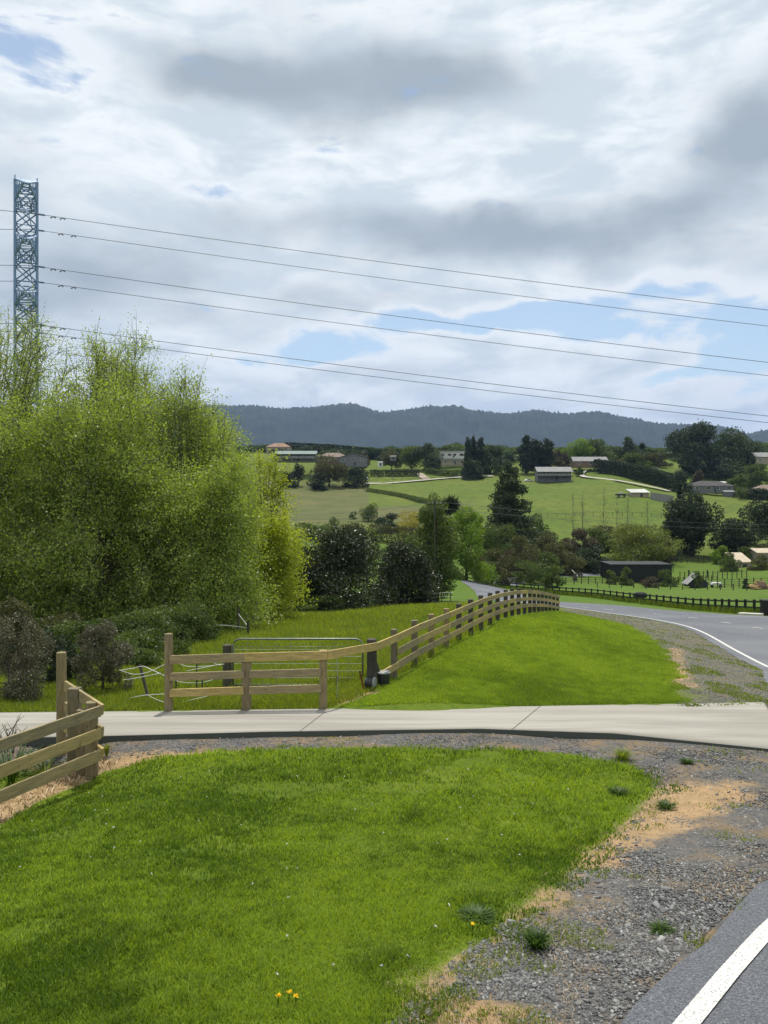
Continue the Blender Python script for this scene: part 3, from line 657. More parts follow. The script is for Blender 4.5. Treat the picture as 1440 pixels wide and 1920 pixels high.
big_tree('leafy_tree', 'broad light green tree with the fullest crown, low in front of its neighbours', 10, 340, 715, 36, anchors=165, sub=15, per=50, thin_top=.3, group=TG, cbz=.0)
big_tree('leafy_tree', 'low-branched light green tree against the left border of the picture', -230, 130, 730, 35, anchors=130, sub=15, per=48, thin_top=.4, group=TG, cbz=.0)
big_tree('leafy_tree', 'light green tree with foliage down to the grass, left of the yellow-green one', 240, 515, 850, 37, anchors=135, sub=14, per=46, thin_top=.2, group=TG, cbz=.0, sublen=1.2)
big_tree('leafy_tree', 'yellow-green tree in fresh leaf, left of the dark glossy tree', 380, 578, 950, 45, lm='gold', anchors=95, sub=12, per=44, leaf=.13, thin_top=.1, group=TG, cbz=.03, sublen=1.3)
big_tree('leafy_tree', 'slender yellow-green tree in front of the long pale house', 440, 556, 838, 50, lm='gold', anchors=44, sub=9, per=26, leaf=.14, thin_top=.3, group=TG, cbz=.1, sublen=1.2)
big_tree('leafy_tree', 'wide pale tree at the back left, nearly hidden by the others', -330, 60, 650, 50, anchors=80, sub=12, per=36, leaf=.14, thin_top=.4, group=TG, cbz=.02, sublen=1.7)

T = tree
# dark glossy trees of the middle distance
T('magnolia_tree', 'large rounded dark tree with glossy leaves that glint in the sun', 524, 734, 982, 61, 'shrub', 'magnolia', 48000, .16, .0, nl=48, gap=.22)
T('magnolia_tree', 'smaller dark glossy tree, right beside the big rounded one', 700, 824, 1012, 66, 'shrub', 'magnolia', 28000, .16, .0, nl=34, gap=.22)
T('conifer_tree', 'grey-green upright tree round the utility pole, right of the dark glossy pair', 768, 866, 930, 72, 'column', 'mid', 16000, .20, .0, nl=26, gap=.3)
T('willow_tree', 'bright green willow hanging over the far bend of the road', 824, 924, 948, 118, 'shrub', 'bright', 11000, .32, .0, nl=18, gap=.32)
T('pine_tree', 'big ragged grey-green pine in the centre, taller than everything round it', 888, 1026, 866, 175, 'layer', 'pine', 20000, .55, .0, nl=54, gap=.28)
T('leafy_tree', 'yellowish willow with loose branches behind the black barn', 1128, 1266, 980, 178, 'shrub', 'loose', 15000, .42, .0, nl=34, gap=.30)
T('cypress_tree', 'very dark dense cypress standing alone right of the grey wall', 1246, 1350, 915, 190, 'round', 'dark', 24000, .55, .0, nl=44, gap=.12)
T('cypress_tree', 'narrow dark tip of a tree behind the lone dense cypress', 1256, 1300, 900, 200, 'cone', 'dark', 5000, .5, .1, gap=.25)
T('leafy_tree', 'dark spreading tree above the cream-roofed shed', 1335, 1425, 970, 185, 'round', 'dark', 8000, .45, .12, gap=.3)
T('leafy_tree', 'dark tree cut by the right border of the picture', 1402, 1480, 932, 200, 'round', 'dark', 8000, .5, .1, gap=.3)
# scrub between the road and the hillside
SG = 'shrubs and small trees along the valley floor'
for a in (('shrub','olive shrub with pale leaves at the inside of the far bend',892,948,1032,135,'shrub','olive',5000,.30),
          ('shrub','reddish brown shrub behind the left end of the black fence',940,1012,1022,150,'shrub','brown',6000,.32),
          ('shrub','grey-green shrub at the foot of the big ragged pine',900,972,985,160,'shrub','mid',6000,.36),
          ('shrub','brown-tinged rounded scrub right of the big ragged pine',1000,1065,1000,165,'shrub','olive',6000,.36),
          ('shrub','dark olive scrub left of the yellowish willow',1050,1120,994,172,'shrub','brown',6500,.38),
          ('shrub','low dark green scrub in front of the brown-tinged scrub',985,1050,1038,148,'shrub','mid',5000,.30),
          ('shrub','dark scrub at the left end of the black barn',1060,1136,1030,160,'shrub','dark',6000,.34),
          ('shrub','small leafy shrub behind the broken rail at the black fence',1018,1052,1062,128,'shrub','mid',2600,.24),
          ('shrub','mossy green tree filling the gap between willow and pine',918,1000,975,185,'round','mid',7000,.42),
          ('shrub','green tree on the slope right under the ragged pine',960,1024,965,190,'round','mid',6000,.42),
          ('shrub','reddish shrub at the right end of the yellowish willow',1236,1262,1018,176,'shrub','brown',2500,.30),
          ('shrub','pale leafy bush hugging the left corner of the black barn',1136,1156,1072,138,'shrub','mid',1400,.22),
          ('shrub','bush in front of the middle of the black barn',1163,1186,1066,137,'shrub','mid',1500,.22),
          ('shrub','rusty pink bush low in front of the black barn',1202,1232,1084,133,'shrub','brown',1500,.2),
          ('shrub','tall weedy bush at the right end of the black barn',1232,1266,1070,138,'shrub','mid',2000,.22),
          ('shrub','round clipped green bush, front one of the pair left of the cream-roofed shed',1352,1384,1040,160,'shrub','mid',3200,.22),
          ('shrub','round clipped light green hedge plant behind the clipped bush',1338,1370,1026,174,'shrub','bright',3200,.26),
          ('shrub','grey bush right of the cream-roofed shed',1408,1442,1043,158,'shrub','olive',2600,.24),
          ('shrub','small round bush above the cream-roofed shed',1388,1410,1028,176,'shrub','mid',1600,.24),
          ('shrub','ball-shaped thin bush by the low shed at the right border',1417,1442,1016,180,'round','olive',1800,.26),
          ('shrub','dark small bush left of the tan timber heap',1392,1408,1088,124,'shrub','dark',1000,.18),
          ('shrub','weedy bush growing against the grey gabled shelter',1300,1318,1074,130,'shrub','mid',1100,.18),
          ('shrub','dark rounded bush in the valley left of the yellow one',708,758,966,222,'shrub','dark',3500,.4),
          ('shrub','yellow flowering bush in the valley',754,812,962,215,'shrub','yellow',4200,.36),
          ('shrub','small open tree alone on the olive field',676,706,946,245,'round','mid',2000,.36),
          ('shrub','thin small bush left of the open tree on the olive field',655,668,962,250,'shrub','mid',500,.3),
          ('shrub','low round bush at the lower left of the olive field',608,634,972,215,'shrub','mid',1500,.32),
          ('shrub','green bush in front of the yellow flowering one',808,850,948,170,'round','bright',3600,.34),
          ('shrub','leafy bush at the right foot of the dark glossy trees',790,842,1000,100,'shrub','mid',4500,.26),
          ('shrub','light bush beyond the clipped valley hedge',640,700,982,150,'shrub','olive',4500,.34),
          ('shrub','weeds and scrub in the shade under the dark glossy trees',560,640,1118,57,'shrub','mid',3500,.13),
          ('shrub','tall pale green bush beside the palm-like plant',792,832,925,200,'round','mid',2800,.36)):
    T(a[0], a[1], a[2]-.08*(a[3]-a[2]), a[3]+.08*(a[3]-a[2]), a[4]-4, a[5], a[6], a[7], int(a[8]*1.3), a[9], .0, group=SG, cat='bush', parts=('stem','foliage'), gap=.3)
for a in (('grey-green scrub filling the valley left of the bright willow',735,800,1000,120,'mid',5000,.28),
          ('dark olive scrub mass between the far bend and the ragged pine',935,1010,1002,142,'olive',6500,.30),
          ('dense brown scrub joining the tinged bushes at the valley edge',1010,1090,1015,152,'olive',6500,.30),
          ('dark evergreen scrub directly left of the black barn',1085,1150,1018,170,'dark',5500,.34),
          ('green scrub behind the pale-topped valley hedge',640,720,1000,165,'mid',5000,.34),
          ('mixed scrub behind the smaller dark glossy tree',720,800,1010,150,'olive',5000,.30),
          ('low leafy scrub along the far bend verge',885,935,1050,130,'mid',3500,.24),
          ('ferny scrub strip in front of the brown scrub',955,1030,1050,136,'mid',5000,.24),
          ('shaded scrub between the yellowish willow and the cypress',1225,1275,1010,182,'dark',4000,.34),
          ('dusky shrub under the right-hand spreading tree',1345,1410,1000,188,'dark',4500,.36),
          ('dark green scrub mass under the bare poplars',1080,1150,990,196,'mid',6000,.40),
          ('low brown scrub behind the yellowish willow',1110,1190,985,200,'olive',5500,.40),
          ('tall mossy shrub leaning on the ragged pine, left side',880,935,985,168,'mid',5000,.34)):
    T('shrub', a[0], a[1], a[2], a[3], a[4], 'shrub', a[5], a[6], a[7], .0, group=SG, cat='bush', parts=('stem','foliage'), gap=.3)
# the far wood along the crest, one mass
def woodland(name, label, pts, n, leaf, lm, crown):
    V = []; Tn = []
    A = np.array(pts, float)
    for k in range(crown):
        px = RNG.uniform(A[0,0], A[-1,0]); Y = np.interp(px, A[:,0], A[:,1])+RNG.uniform(-25,25); top = np.interp(px, A[:,0], A[:,2])+RNG.uniform(-5,11)
        x = X(px, Y); z = g1(x, Y); H = max(Z(top, Y)-z, 3); w = RNG.uniform(3.5,8); m = n//crown; u = unit(m); r = RNG.uniform(.3,1,m)**.5
        V.append(np.c_[x+u[:,0]*w*r, Y+u[:,1]*w*r, z+H*.5+u[:,2]*r*H*.52]); Tn.append(np.full(m, RNG.uniform(.1,.8))+RNG.normal(0,.12,m))
    o = leaf_mesh(name, np.concatenate(V), leaf, LM[lm], np.concatenate(Tn), None, .7); tag(o, label, 'wood', kind='stuff')
woodland('woodland', 'mixed dark wood and hedges along the crest of the hill behind the houses', [(440,560,836),(700,560,842),(860,570,834),(1000,560,842),(1260,560,838),(1500,560,830)], 120000, 1.1, 'mid', 230)
woodland('woodland', 'darker evergreen wood scattered along the crest behind the houses', [(440,530,838),(700,500,842),(860,480,846),(1000,480,852),(1260,480,850),(1500,490,838)], 70000, 1.1, 'pine', 120)
# bare saplings
def sapling(label, px, Y, top, sp=5, seed=0):
    r = random.Random(seed*13+5); x = X(px, Y); z = g1(x, Y); H = Z(top, Y)-z; t = empty('bare_tree', (x, Y, z)); tag(t, label, 'tree', 'leafless young poplars on the hillside')
    mb = MB(); mb.tube([(0,0,-.1),(.05*H*r.uniform(-.3,.3),0,H*.5),(0,0,H)], [.10,.06,.02], 5); br = MB()
    for k in range(34):
        h = H*r.uniform(.12,.95); a = r.uniform(0,6.28); l = (H-h)*.28*r.uniform(.5,1.1)+.5; e = (math.cos(a)*l*.45*sp/5, math.sin(a)*l*.45*sp/5, h+l)
        br.tube([(0,0,h),(e[0]*.6,e[1]*.6,h+l*.4),e], [.035,.025,.012], 3, cap=False)
    mb.build('trunk', M_BARKP, t); br.build('branches', M_BARKP, t)
for i, (px, Y, top, lb) in enumerate(((1074,212,925,'leftmost'),(1093,206,918,'second from the left'),(1133,208,912,'third from the left'),(1157,205,930,'fourth from the left'),(1178,210,925,'fifth from the left'),(1213,212,938,'sixth from the left, the last'))):
    sapling('bare thin poplar on the green slope, %s of the row' % lb, px, Y, top, 6, i)

# hillside trees
HG = 'trees round the houses on the far hillside'
for a in (('leafy_tree','brown-leaved round tree in front of the gabled hillside house',586,648,850,372,'round','olive',4200,.8,.15),
          ('leafy_tree','dark low tree beside the brown-leaved one on the hillside',645,688,874,372,'shrub','dark',3200,.7,.05),
          ('leafy_tree','dark shrubby tree at the foot of the brown-leaved one',578,612,884,360,'shrub','dark',2200,.7,.0),
          ('leafy_tree','dark forked tree on the lawn under the long pale house',548,570,868,368,'round','dark',1800,.6,.3),
          ('leafy_tree','dark bushy tree behind the slender yellow-green tree',524,556,884,360,'shrub','dark',2400,.7,.0),
          ('conifer_tree','blue-dark bulky conifer left of the white modern house',778,826,830,432,'shrub','pine',4800,.85,.03),
          ('leafy_tree','grey rounded tree left of the bulky blue-dark conifer',752,792,834,436,'round','mid',3200,.8,.1),
          ('leafy_tree','pale rounded tree in the row above the clipped hillside hedge',716,752,842,440,'round','olive',2400,.8,.1),
          ('leafy_tree','pinkish bare-twigged tree right of the gabled hillside house',668,692,848,425,'round','brown',1600,.7,.2),
          ('cypress_tree','left one of the tall dark cypress columns right of the white house',869,884,818,400,'column','dark',2600,.8,.02),
          ('cypress_tree','pointed middle one of the dark cypress columns',881,894,815,402,'column','dark',2200,.8,.02),
          ('cypress_tree','broad right one of the dark cypress columns',891,912,818,400,'column','dark',3200,.8,.02),
          ('leafy_tree','dark bushy tree between the cypress columns and the ragged pine',906,945,834,410,'round','pine',3800,.85,.05),
          ('leafy_tree','low dark tree on the slope left of the ragged pine',868,905,858,385,'shrub','dark',3000,.75,.0),
          ('cypress_tree','left peak of the dark three-headed conifer clump behind the lookout house',972,1002,815,415,'column','dark',4200,.85,.02),
          ('cypress_tree','middle peak of the dark three-headed conifer clump',992,1022,822,418,'column','dark',4200,.85,.02),
          ('cypress_tree','right peak of the dark three-headed conifer clump',1012,1040,822,415,'column','dark',4000,.85,.02),
          ('leafy_tree','brown scrubby tree behind the long shed roof',1036,1072,846,440,'shrub','brown',2400,.8,.05),
          ('leafy_tree','pale green dome-shaped tree on the ridge, its left half lit',1056,1106,822,446,'round','bright',4400,.85,.1),
          ('leafy_tree','grey-green dome-shaped tree joined to the pale one on the ridge',1090,1150,822,448,'round','mid',4600,.85,.05),
          ('conifer_tree','pointed grey conifer right of the two dome-shaped trees',1150,1198,818,450,'cone','pine',4400,.85,.05),
          ('leafy_tree','low bushy tree at the foot of the pointed grey conifer',1165,1215,848,430,'shrub','mid',3200,.8,.0),
          ('leafy_tree','low olive scrub tree right of the ridge conifers',1205,1256,848,440,'shrub','olive',3000,.8,.0),
          ('leafy_tree','reddish scrub tree above the long dark hedge',1150,1180,862,425,'shrub','brown',1600,.7,.0),
          ('macrocarpa_tree','huge dark tree on the skyline at the right, the biggest on the ridge',1256,1350,790,410,'shrub','dark',12000,1.0,.02),
          ('macrocarpa_tree','grey-green half of the huge skyline group, right of its dark half',1325,1400,800,420,'round','pine',7000,.95,.1),
          ('macrocarpa_tree','low dark tail of the huge skyline group at the far right',1385,1432,824,425,'shrub','pine',4000,.9,.05),
          ('macrocarpa_tree','dark understorey tree below the skyline group',1300,1385,856,400,'shrub','dark',4200,.8,.0),
          ('leafy_tree','dark grey-green tree above the brown-roofed house at the right border',1388,1446,868,360,'shrub','mid',4600,.75,.0),
          ('leafy_tree','pointed dark tree on the slope near the right border',1400,1424,855,375,'cone','dark',2200,.7,.0),
          ('leafy_tree','grey bushy tree in front of the dark-roofed house',1358,1405,888,345,'shrub','mid',3200,.65,.0),
          ('leafy_tree','leafy tree between the long hedge and the lone dense cypress',1296,1322,880,350,'shrub','brown',2000,.6,.0),
          ('leafy_tree','spiky dark tree at the lower end of the long hedge',1256,1296,880,330,'shrub','dark',3000,.6,.0),
          ('leafy_tree','dark tree by the lookout house, at the bend of the pale drive',1078,1096,874,395,'cone','mid',1300,.6,.0),
          ('leafy_tree','little round tree below the dark-roofed house',1380,1398,912,318,'round','mid',1000,.45,.1),
          ('leafy_tree','dark hedge-like tree right of the little round tree',1395,1445,915,322,'shrub','dark',3000,.6,.0)):
    T(a[0], a[1], a[2]-.06*(a[3]-a[2]), a[3]+.06*(a[3]-a[2]), a[4], a[5], 'shrub' if a[10] < .1 and a[6] == 'round' else a[6], a[7], int(a[8]*1.25), a[9], a[10]*.6, group=HG, gap=.28, nl={'round':20,'shrub':20,'cone':24,'column':16,'layer':30}[a[6]])
# palm-like tree heads
def cabbage(label, px, Y, top, w):
    x = X(px, Y); z = g1(x, Y); H = Z(top, Y)-z; t = empty('cabbage_tree', (x, Y, z)); tag(t, label, 'tree')
    mb = MB(); mb.tube([(0,0,-.2),(w*.05,0,H*.5),(0,0,H-w*.5)], [w*.09,w*.07,w*.05], 6); mb.build('trunk', M_BARK, t)
    n = 700; u = unit(n); P = u*w*.5*RNG.uniform(.4,.95,n)[:,None]+np.array([0,0,H-w*.5]); leaf_mesh('crown', P, w*.5, LM['dark'], RNG.uniform(.1,.8,n), t, .12, u, .3)
cabbage('slim palm-like tree with a round head on the ridge, right of the pointed conifer', 1204, 430, 831, 3.2)
cabbage('palm-like tree with drooping leaves behind the utility pole in the valley', 845, 130, 932, 3.0)
# hedges
def hedge(label, pts, h, w, lm, dens, leaf, group=None):
    """pts: (px, Y) along the foot of the hedge"""
    P = smooth_poly([(X(p, Y), Y) for p, Y in pts], 1.0) if len(pts) > 2 else np.array([(X(p,Y),Y) for p,Y in pts])
    L = np.hypot(*np.diff(P,axis=0).T).sum(); c = P.mean(0); zc = g1(*c); n = int(L*dens)
    t = empty('hedge', (c[0], c[1], zc)); tag(t, label, 'hedge', group)
    q = resample(P, RNG.uniform(0,1,n)); f = RNG.uniform(0,1,n); side = RNG.choice([-1,1], n); topk = RNG.uniform(0,1,n) < .3
    dv = P[-1]-P[0]; dv = dv/np.hypot(*dv); nn = np.array([dv[1],-dv[0]])
    lat = np.where(topk, RNG.uniform(-.5,.5,n), side*.5)*w; hh = np.where(topk, 1.0, f)*h*(1+.10*(fbm(q[:,0]/2.5, q[:,1]/2.5, 3, 4)-.5))
    V = np.c_[q[:,0]+nn[0]*lat, q[:,1]+nn[1]*lat, gz(q[:,0],q[:,1])+hh]+RNG.normal(0,.16*min(w,1.2),(n,3)); V -= np.array([c[0],c[1],zc])
    leaf_mesh('foliage', V, leaf, LM[lm], .45+RNG.normal(0,.2,n), t, .7)
    mb = MB(); k = max(2, int(L/1.6)); Q = resample(P, np.linspace(.02,.98,k))
    for p, p2 in zip(Q[:-1], Q[1:]): mb.tube([(p[0]-c[0],p[1]-c[1],g1(*p)-zc-.05),(p2[0]-c[0],p2[1]-c[1],g1(*p2)-zc-.05)], .06, 4)
    for p in Q: mb.tube([(p[0]-c[0],p[1]-c[1],g1(*p)-zc-.1),(p[0]-c[0],p[1]-c[1],g1(*p)-zc+h*.8)], [.09,.04], 5)
    mb.build('stems', M_BARK, t)
hedge('long tall dark hedge along the pale curved drive', [(1118,405),(1170,384),(1210,362),(1262,335)], 6.3, 3, 'dark', 190, .75)
hedge('clipped dark hedge on the hillside above the short lawn', [(694,412),(740,410),(786,408)], 3.0, 2, 'dark', 110, .6)
hedge('long dark shelter hedge behind the houses at the upper left', [(534,520),(600,520),(660,515)], 6.0, 3, 'dark', 90, .95)
hedge('dark pine shelter belt behind the hillside hedge', [(664,500),(700,495),(756,490)], 6.5, 3, 'pine', 110, .9)
hedge('pale-topped clipped hedge in the valley, left of the yellow bush', [(694,205),(740,200),(786,198)], 4.0, 2.2, 'olive', 190, .4)
hedge('low straggling hedge along the field boundary on the hillside', [(686,352),(740,325),(806,290)], 1.7, 1.0, 'mid', 60, .45)
hedge('low dark hedge on the right green slope near the border', [(1362,330),(1400,322),(1450,316)], 2.2, 1.5, 'dark', 80, .5)
hedge('dark scrub row under the long dark-roofed house', [(1300,345),(1345,338)], 1.8, 1.6, 'dark', 80, .5)
hedge('grey-green scrub row along the hillside road', [(800,418),(850,400),(905,392)], 2.6, 2.4, 'mid', 90, .6)
hedge('rough dark scrub belt along the foot of the olive field', [(560,215),(620,205),(700,200)], 3.0, 3, 'mid', 120, .45)

# shrubs by the driveway on the left
MG = 'brownish shrubs beside the driveway on the left'
for a in (('wispy brown shrub with small pinkish leaves behind the tall round post',138,246,1158,16.2,'manuka',15000,.035,.18),
          ('dense brown-grey shrub at the left border beyond the driveway',-60,92,1150,15.4,'manuka',17000,.035,.1),
          ('dark green-brown shrub squeezed between the two wispy ones',70,150,1190,17.6,'dark',9000,.05,.0),
          ('olive young tree standing above the brown-grey shrub',-20,80,1120,19.5,'olive',10000,.06,.1),
          ('shaded green shrub behind the leaning tape post',200,300,1215,21,'mid',9000,.06,.0)):
    T('shrub', a[0], a[1], a[2], a[3], a[4], 'shrub', a[5], a[6], a[7], a[8], group=MG, cat='bush', parts=('stem','foliage'), nl=22, gap=.38)
for i,(px,Y,h_,lb) in enumerate(((-25,24,1175,'dark undergrowth shrub under the leafy trees at the left border'),(110,25,1150,'dark undergrowth shrub under the broad light green tree'),(240,27,1140,'undergrowth shrub right of the wispy brown ones'),(330,30,1130,'grassy green shrub at the right foot of the leafy trees'),(40,21,1165,'dark shrub between the brown-grey shrub and the leafy trees'),(175,22.5,1160,'dark leafy shrub right behind the wispy brown shrub'),(270,24,1180,'low spreading shrub left of the tall round fence post, in the tree shade'))):
    T('shrub', lb, px-75, px+75, h_, Y, 'shrub', ('olive','olive','mid','mid','dark','mid','mid')[i], 11000, .085, 0, group='undergrowth below the leafy trees', cat='bush', parts=('stem','foliage'), nl=18, gap=.33)
# ------------------------------------------------------------------ timber
def wood(name, c1, c2, st=(1,1,1)):
    m, nt, out = newmat(name); p = N(nt, 'ShaderNodeBsdfPrincipled'); co = pos(nt, *st)
    f = sstep(nt, noise(nt, 4, 5, .65, co, .5), .3, .72); c = mixc(nt, f, c1, c2)
    c = mixc(nt, sstep(nt, noise(nt, 9, 3, .6, pos(nt)), .66, .74), c, tuple(v*.45 for v in c2))
    oi = N(nt, 'ShaderNodeObjectInfo'); hs = N(nt, 'ShaderNodeHueSaturation'); nt.links.new(c, hs.inputs['Color']); nt.links.new(math_(nt,'MULTIPLY_ADD', oi.outputs['Random'], .5, .72), hs.inputs['Value']); nt.links.new(math_(nt,'MULTIPLY_ADD', oi.outputs['Random'], .3, .8), hs.inputs['Saturation']); c = hs.outputs[0]
    c = mixc(nt, math_(nt,'MULTIPLY', sstep(nt, noise(nt, 1.6, 4, .6, pos(nt)), .5, .75), .45), c, (.17,.16,.13))
    nt.links.new(c, p.inputs['Base Color']); p.inputs['Roughness'].default_value = .8; p.inputs['Specular IOR Level'].default_value = .2
    b = N(nt, 'ShaderNodeBump'); b.inputs['Strength'].default_value = .35; b.inputs['Distance'].default_value = .008
    nt.links.new(noise(nt, 12, 4, .6, co), b.inputs['Height']); nt.links.new(b.outputs[0], p.inputs['Normal']); nt.links.new(p.outputs[0], out.inputs[0]); return m
M_RAIL = wood('timber_rail', (.42,.325,.145), (.25,.195,.088), (1,1,9))
M_POST = wood('timber_post', (.27,.215,.115), (.16,.128,.07), (9,9,1))
M_DPOST = wood('dark_post', (.085,.078,.062), (.045,.042,.036), (9,9,1))
M_BLACK = mat('black_timber', (.022,.022,.024), (.012,.012,.013), 5, .7, .3)
M_METAL = mat('galvanised', (.22,.25,.22), (.15,.17,.15), 5, .45, metal=.6, spec=.5)
M_TAPE = mat('white_tape', (.78,.78,.76), (.6,.6,.58), 8, .6)
M_WIRE = mat('fence_wire', (.40,.41,.40), (.3,.3,.3), 8, .5, metal=.5)
M_RUST = mat('rust', (.20,.075,.035), (.11,.05,.03), 20, .9)
M_PLAS = mat('dark_plastic', (.025,.03,.028), (.016,.02,.019), 4, .45, spec=.5)
M_PLASG = mat('grey_plastic', (.30,.31,.30), (.22,.23,.22), 8, .5)
def rel(o, v): return Vector(v)-Vector(o.location)
def post(parent, base, top, w, m, round_=True, name='post', lean=(0,0)):
    b = rel(parent, base); t = rel(parent, top); mb = MB()
    if round_: mb.tube([b+Vector((0,0,-.25)), b.lerp(t,.5)+Vector((.003,.002,0)), t-Vector((0,0,.012)), t], [w/2*1.03, w/2, w/2*.985, w/2*.93], 14)
    else: mb.bar(b+Vector((0,0,-.25)), t, w, w, up=(0,1,0))
    return mb.build(name, m, parent, smooth=False, bevel=0)
def rail(parent, a, b, th, h, m, name='rail'):
    """a, b: top-edge centre points of the board"""
    mb = MB(); o = Vector((0,0,-h/2)); mb.bar(rel(parent,a)+o, rel(parent,b)+o, th, h); return mb.build(name, m, parent, bevel=.004 if h > .1 else 0)
def P3(px, Y, py): return Vector((X(px,Y), Y, Z(py,Y)))
# long timber fence: driveway end, past the gate, over the crest
LF = empty('timber_fence', gp(606, 13.8)); tag(LF, 'new pale timber rail fence running from the driveway over the crest to the road', 'fence')
fp = [(316,13.75,1188,.145,1226),(462,13.85,1227,.15,1225),(606,13.9,1219,.13,1221)]
for px, Y, top, w, rt in fp: post(LF, gp(px,Y), P3(px,Y,top), w, M_POST, px < 400)
for dz in (0,.305,.585):
    for (a, b) in (((318,13.68),(458,13.76)) if dz == 0 else ((318,13.68),(457,13.76)), ((458,13.76),(614,13.8)) if dz == 0 else ((467,13.76),(602,13.8))):
        zt = lambda px: Z(np.interp(px,[318,614],[1227.5,1221.5]), 13.75)-dz
        rail(LF, (X(a[0],a[1]),a[1],zt(a[0])), (X(b[0],b[1]),b[1],zt(b[0])), .04, .15 if dz == 0 else .135, M_RAIL)
post(LF, gp(697,15.6), P3(697,15.6,1198), .20, M_DPOST)
mb = MB(); b0 = rel(LF, gp(716,15.9,.02)); mb.tube([b0, rel(LF, P3(701,15.65,1238))], .05, 8); mb.build('brace', M_DPOST, LF)
RP = [745,783,814,842,865,887,906,923,937,952,964,976,987,997,1005,1013,1020,1027,1034,1041,1048]
RY = np.interp(RP, [745,783,850,906,937,1000,1048], [16.4,18.2,21.7,25.5,28.5,35,43])
RT = np.interp(RP, [745,783,842,906,937,964,985,1000,1015,1030,1048], [1187.5,1170,1147,1121,1112,1107.7,1106,1107,1109,1112,1117])
RT = CZ-(RT-HY)/F*RY
_g = gz((np.array(RP)-720)/F*RY, RY)
for i, (px, Y) in enumerate(zip(RP, RY)):
    d = .08; xx = X(px, Y)-.07
    post(LF, (xx, Y+.06, _g[i]), (xx, Y+.06, RT[i]+(.075 if i < 12 else .02)), .14, M_DPOST if i > 3 else M_POST, i < 1)
def rp(i): return Vector((X(RP[i],RY[i])+.03, RY[i]-.02, RT[i]))
c_top = Vector((X(614,13.8),13.8,Z(1221.5,13.75))); d_top = Vector((X(708,15.55),15.5,Z(1203.5,15.55)))
rail(LF, c_top, d_top, .04, .15, M_RAIL); rail(LF, d_top, rp(0), .04, .15, M_RAIL)
rail(LF, Vector((X(714,15.8),15.75,Z(1259,15.75))), rp(0)-Vector((0,0,.58)), .04, .14, M_RAIL)
for i in range(len(RP)-1):
    for dz in (0,.30,.58):
        e = rp(i+1)+(rp(i+1)-rp(i)).normalized()*.004; rail(LF, rp(i)-Vector((0,0,dz)), e-Vector((0,0,dz)), .04, .145, M_RAIL)
# corner fence at the lower left
CF = empty('timber_fence', gp(172,10.6)); tag(CF, 'pale timber rail fence coming to a corner at the lower left', 'fence')
ct = Vector((X(186,10.6),10.55,Z(1321,10.6))); lt_ = Vector((X(0,9.1),9.05,Z(1384,9.1))); dv_ = (lt_-ct); far_l = ct+dv_*3.2
post(CF, gp(172,10.68), Vector((X(172,10.68),10.68,Z(1316,10.68))), .165, M_POST)
post(CF, gp(156,10.82), Vector((X(156,10.82),10.82,Z(1330,10.82))), .15, M_POST, False, 'stay_post')
post(CF, gp(115,11.38), P3(115,11.38,1223), .14, M_POST, True, 'tall_post'); post(CF, gp(140,11.05), P3(140,11.05,1290), .15, M_POST, False)
for k in (1,2): 
    q = ct+dv_*(k*1.5)+Vector((.1,.13,0)); post(CF, (q.x,q.y,g1(q.x,q.y)), q+Vector((0,0,.03)), .15, M_POST)
for dz in (0,.30,.585):
    rail(CF, ct+Vector((.03,.0,-dz)), far_l-Vector((0,0,dz)), .042, .145, M_RAIL)
    e = Vector((X(122,11.3),11.3,Z(1276,11.3)))-Vector((0,0,dz)); rail(CF, ct+Vector((.045,.05,-dz)), e, .042, .145, M_RAIL)
# black fence across the road
KF = empty('black_fence', (BFP[0][0],BFP[0][1],g1(*BFP[0]))); tag(KF, 'long black post and rail fence on the far side of the road', 'fence')
nb = 40; Q = resample(BFP, np.linspace(0,1,nb)); gq = gz(Q[:,0],Q[:,1])
for i in range(nb): post(KF, (Q[i,0],Q[i,1],gq[i]), (Q[i,0],Q[i,1],gq[i]+1.12), .15, M_BLACK, False)
for i in range(nb-1):
    for h in (1.04,.62,.26):
        a = Vector((Q[i,0],Q[i,1]-.09,gq[i]+h)); b = Vector((Q[i+1,0],Q[i+1,1]-.09,gq[i+1]+h)); rail(KF, a, b, .04, .13, M_BLACK)
bx = empty('roadside_box', gp(1438,53.5)); tag(bx, 'black upright box at the right end of the black rail fence', 'box')
mb = MB(); mb.box(-.33,.33,-.3,.3,0,1.0); mb.build('body', M_BLACK, bx, bevel=.02); mb = MB(); mb.box(-.37,.37,-.34,.34,1.002,1.10); mb.build('lid', M_BLACK, bx, bevel=.02)
mb = MB(); mb.bar(gp(1386,52.6,.06), gp(1429,51.5,.06), .5, .14); tag(mb.build('path', mat('pale_kerb',(.55,.53,.48),(.45,.43,.4))), kind='structure')
# metal gate and what stands round it
GT = empty('metal_gate', gp(558,16.6)); tag(GT, 'tubular steel farm gate with rounded corners and wire mesh behind the timber rails', 'gate')
x0, x1 = X(437,16.6)-GT.location.x, X(680,16.6)-GT.location.x; zt = Z(1198,16.6)-GT.location.z; zb = Z(1284,16.6)-GT.location.z
mb = MB(); r = .14; pts = [(x0,0,zb),(x0,0,zt-r),(x0+.04,0,zt-.04),(x0+r,0,zt),(x1-r,0,zt),(x1-.04,0,zt-.04),(x1,0,zt-r),(x1,0,zb)]
mb.tube(pts, .02, 9); mb.tube([(x0,0,zb),(x1,0,zb)], .02, 9); mb.tube([(x0+.02,0,zt-.16),(x1-.02,0,zt-.16)], .006, 6); mb.build('gate_frame', M_METAL, GT, smooth=True)
mb = MB()
for k in range(1,6): zz = zb+(zt-zb)*k/6.5; mb.tube([(x0,0,zz),(x1,0,zz)], .0035, 4)
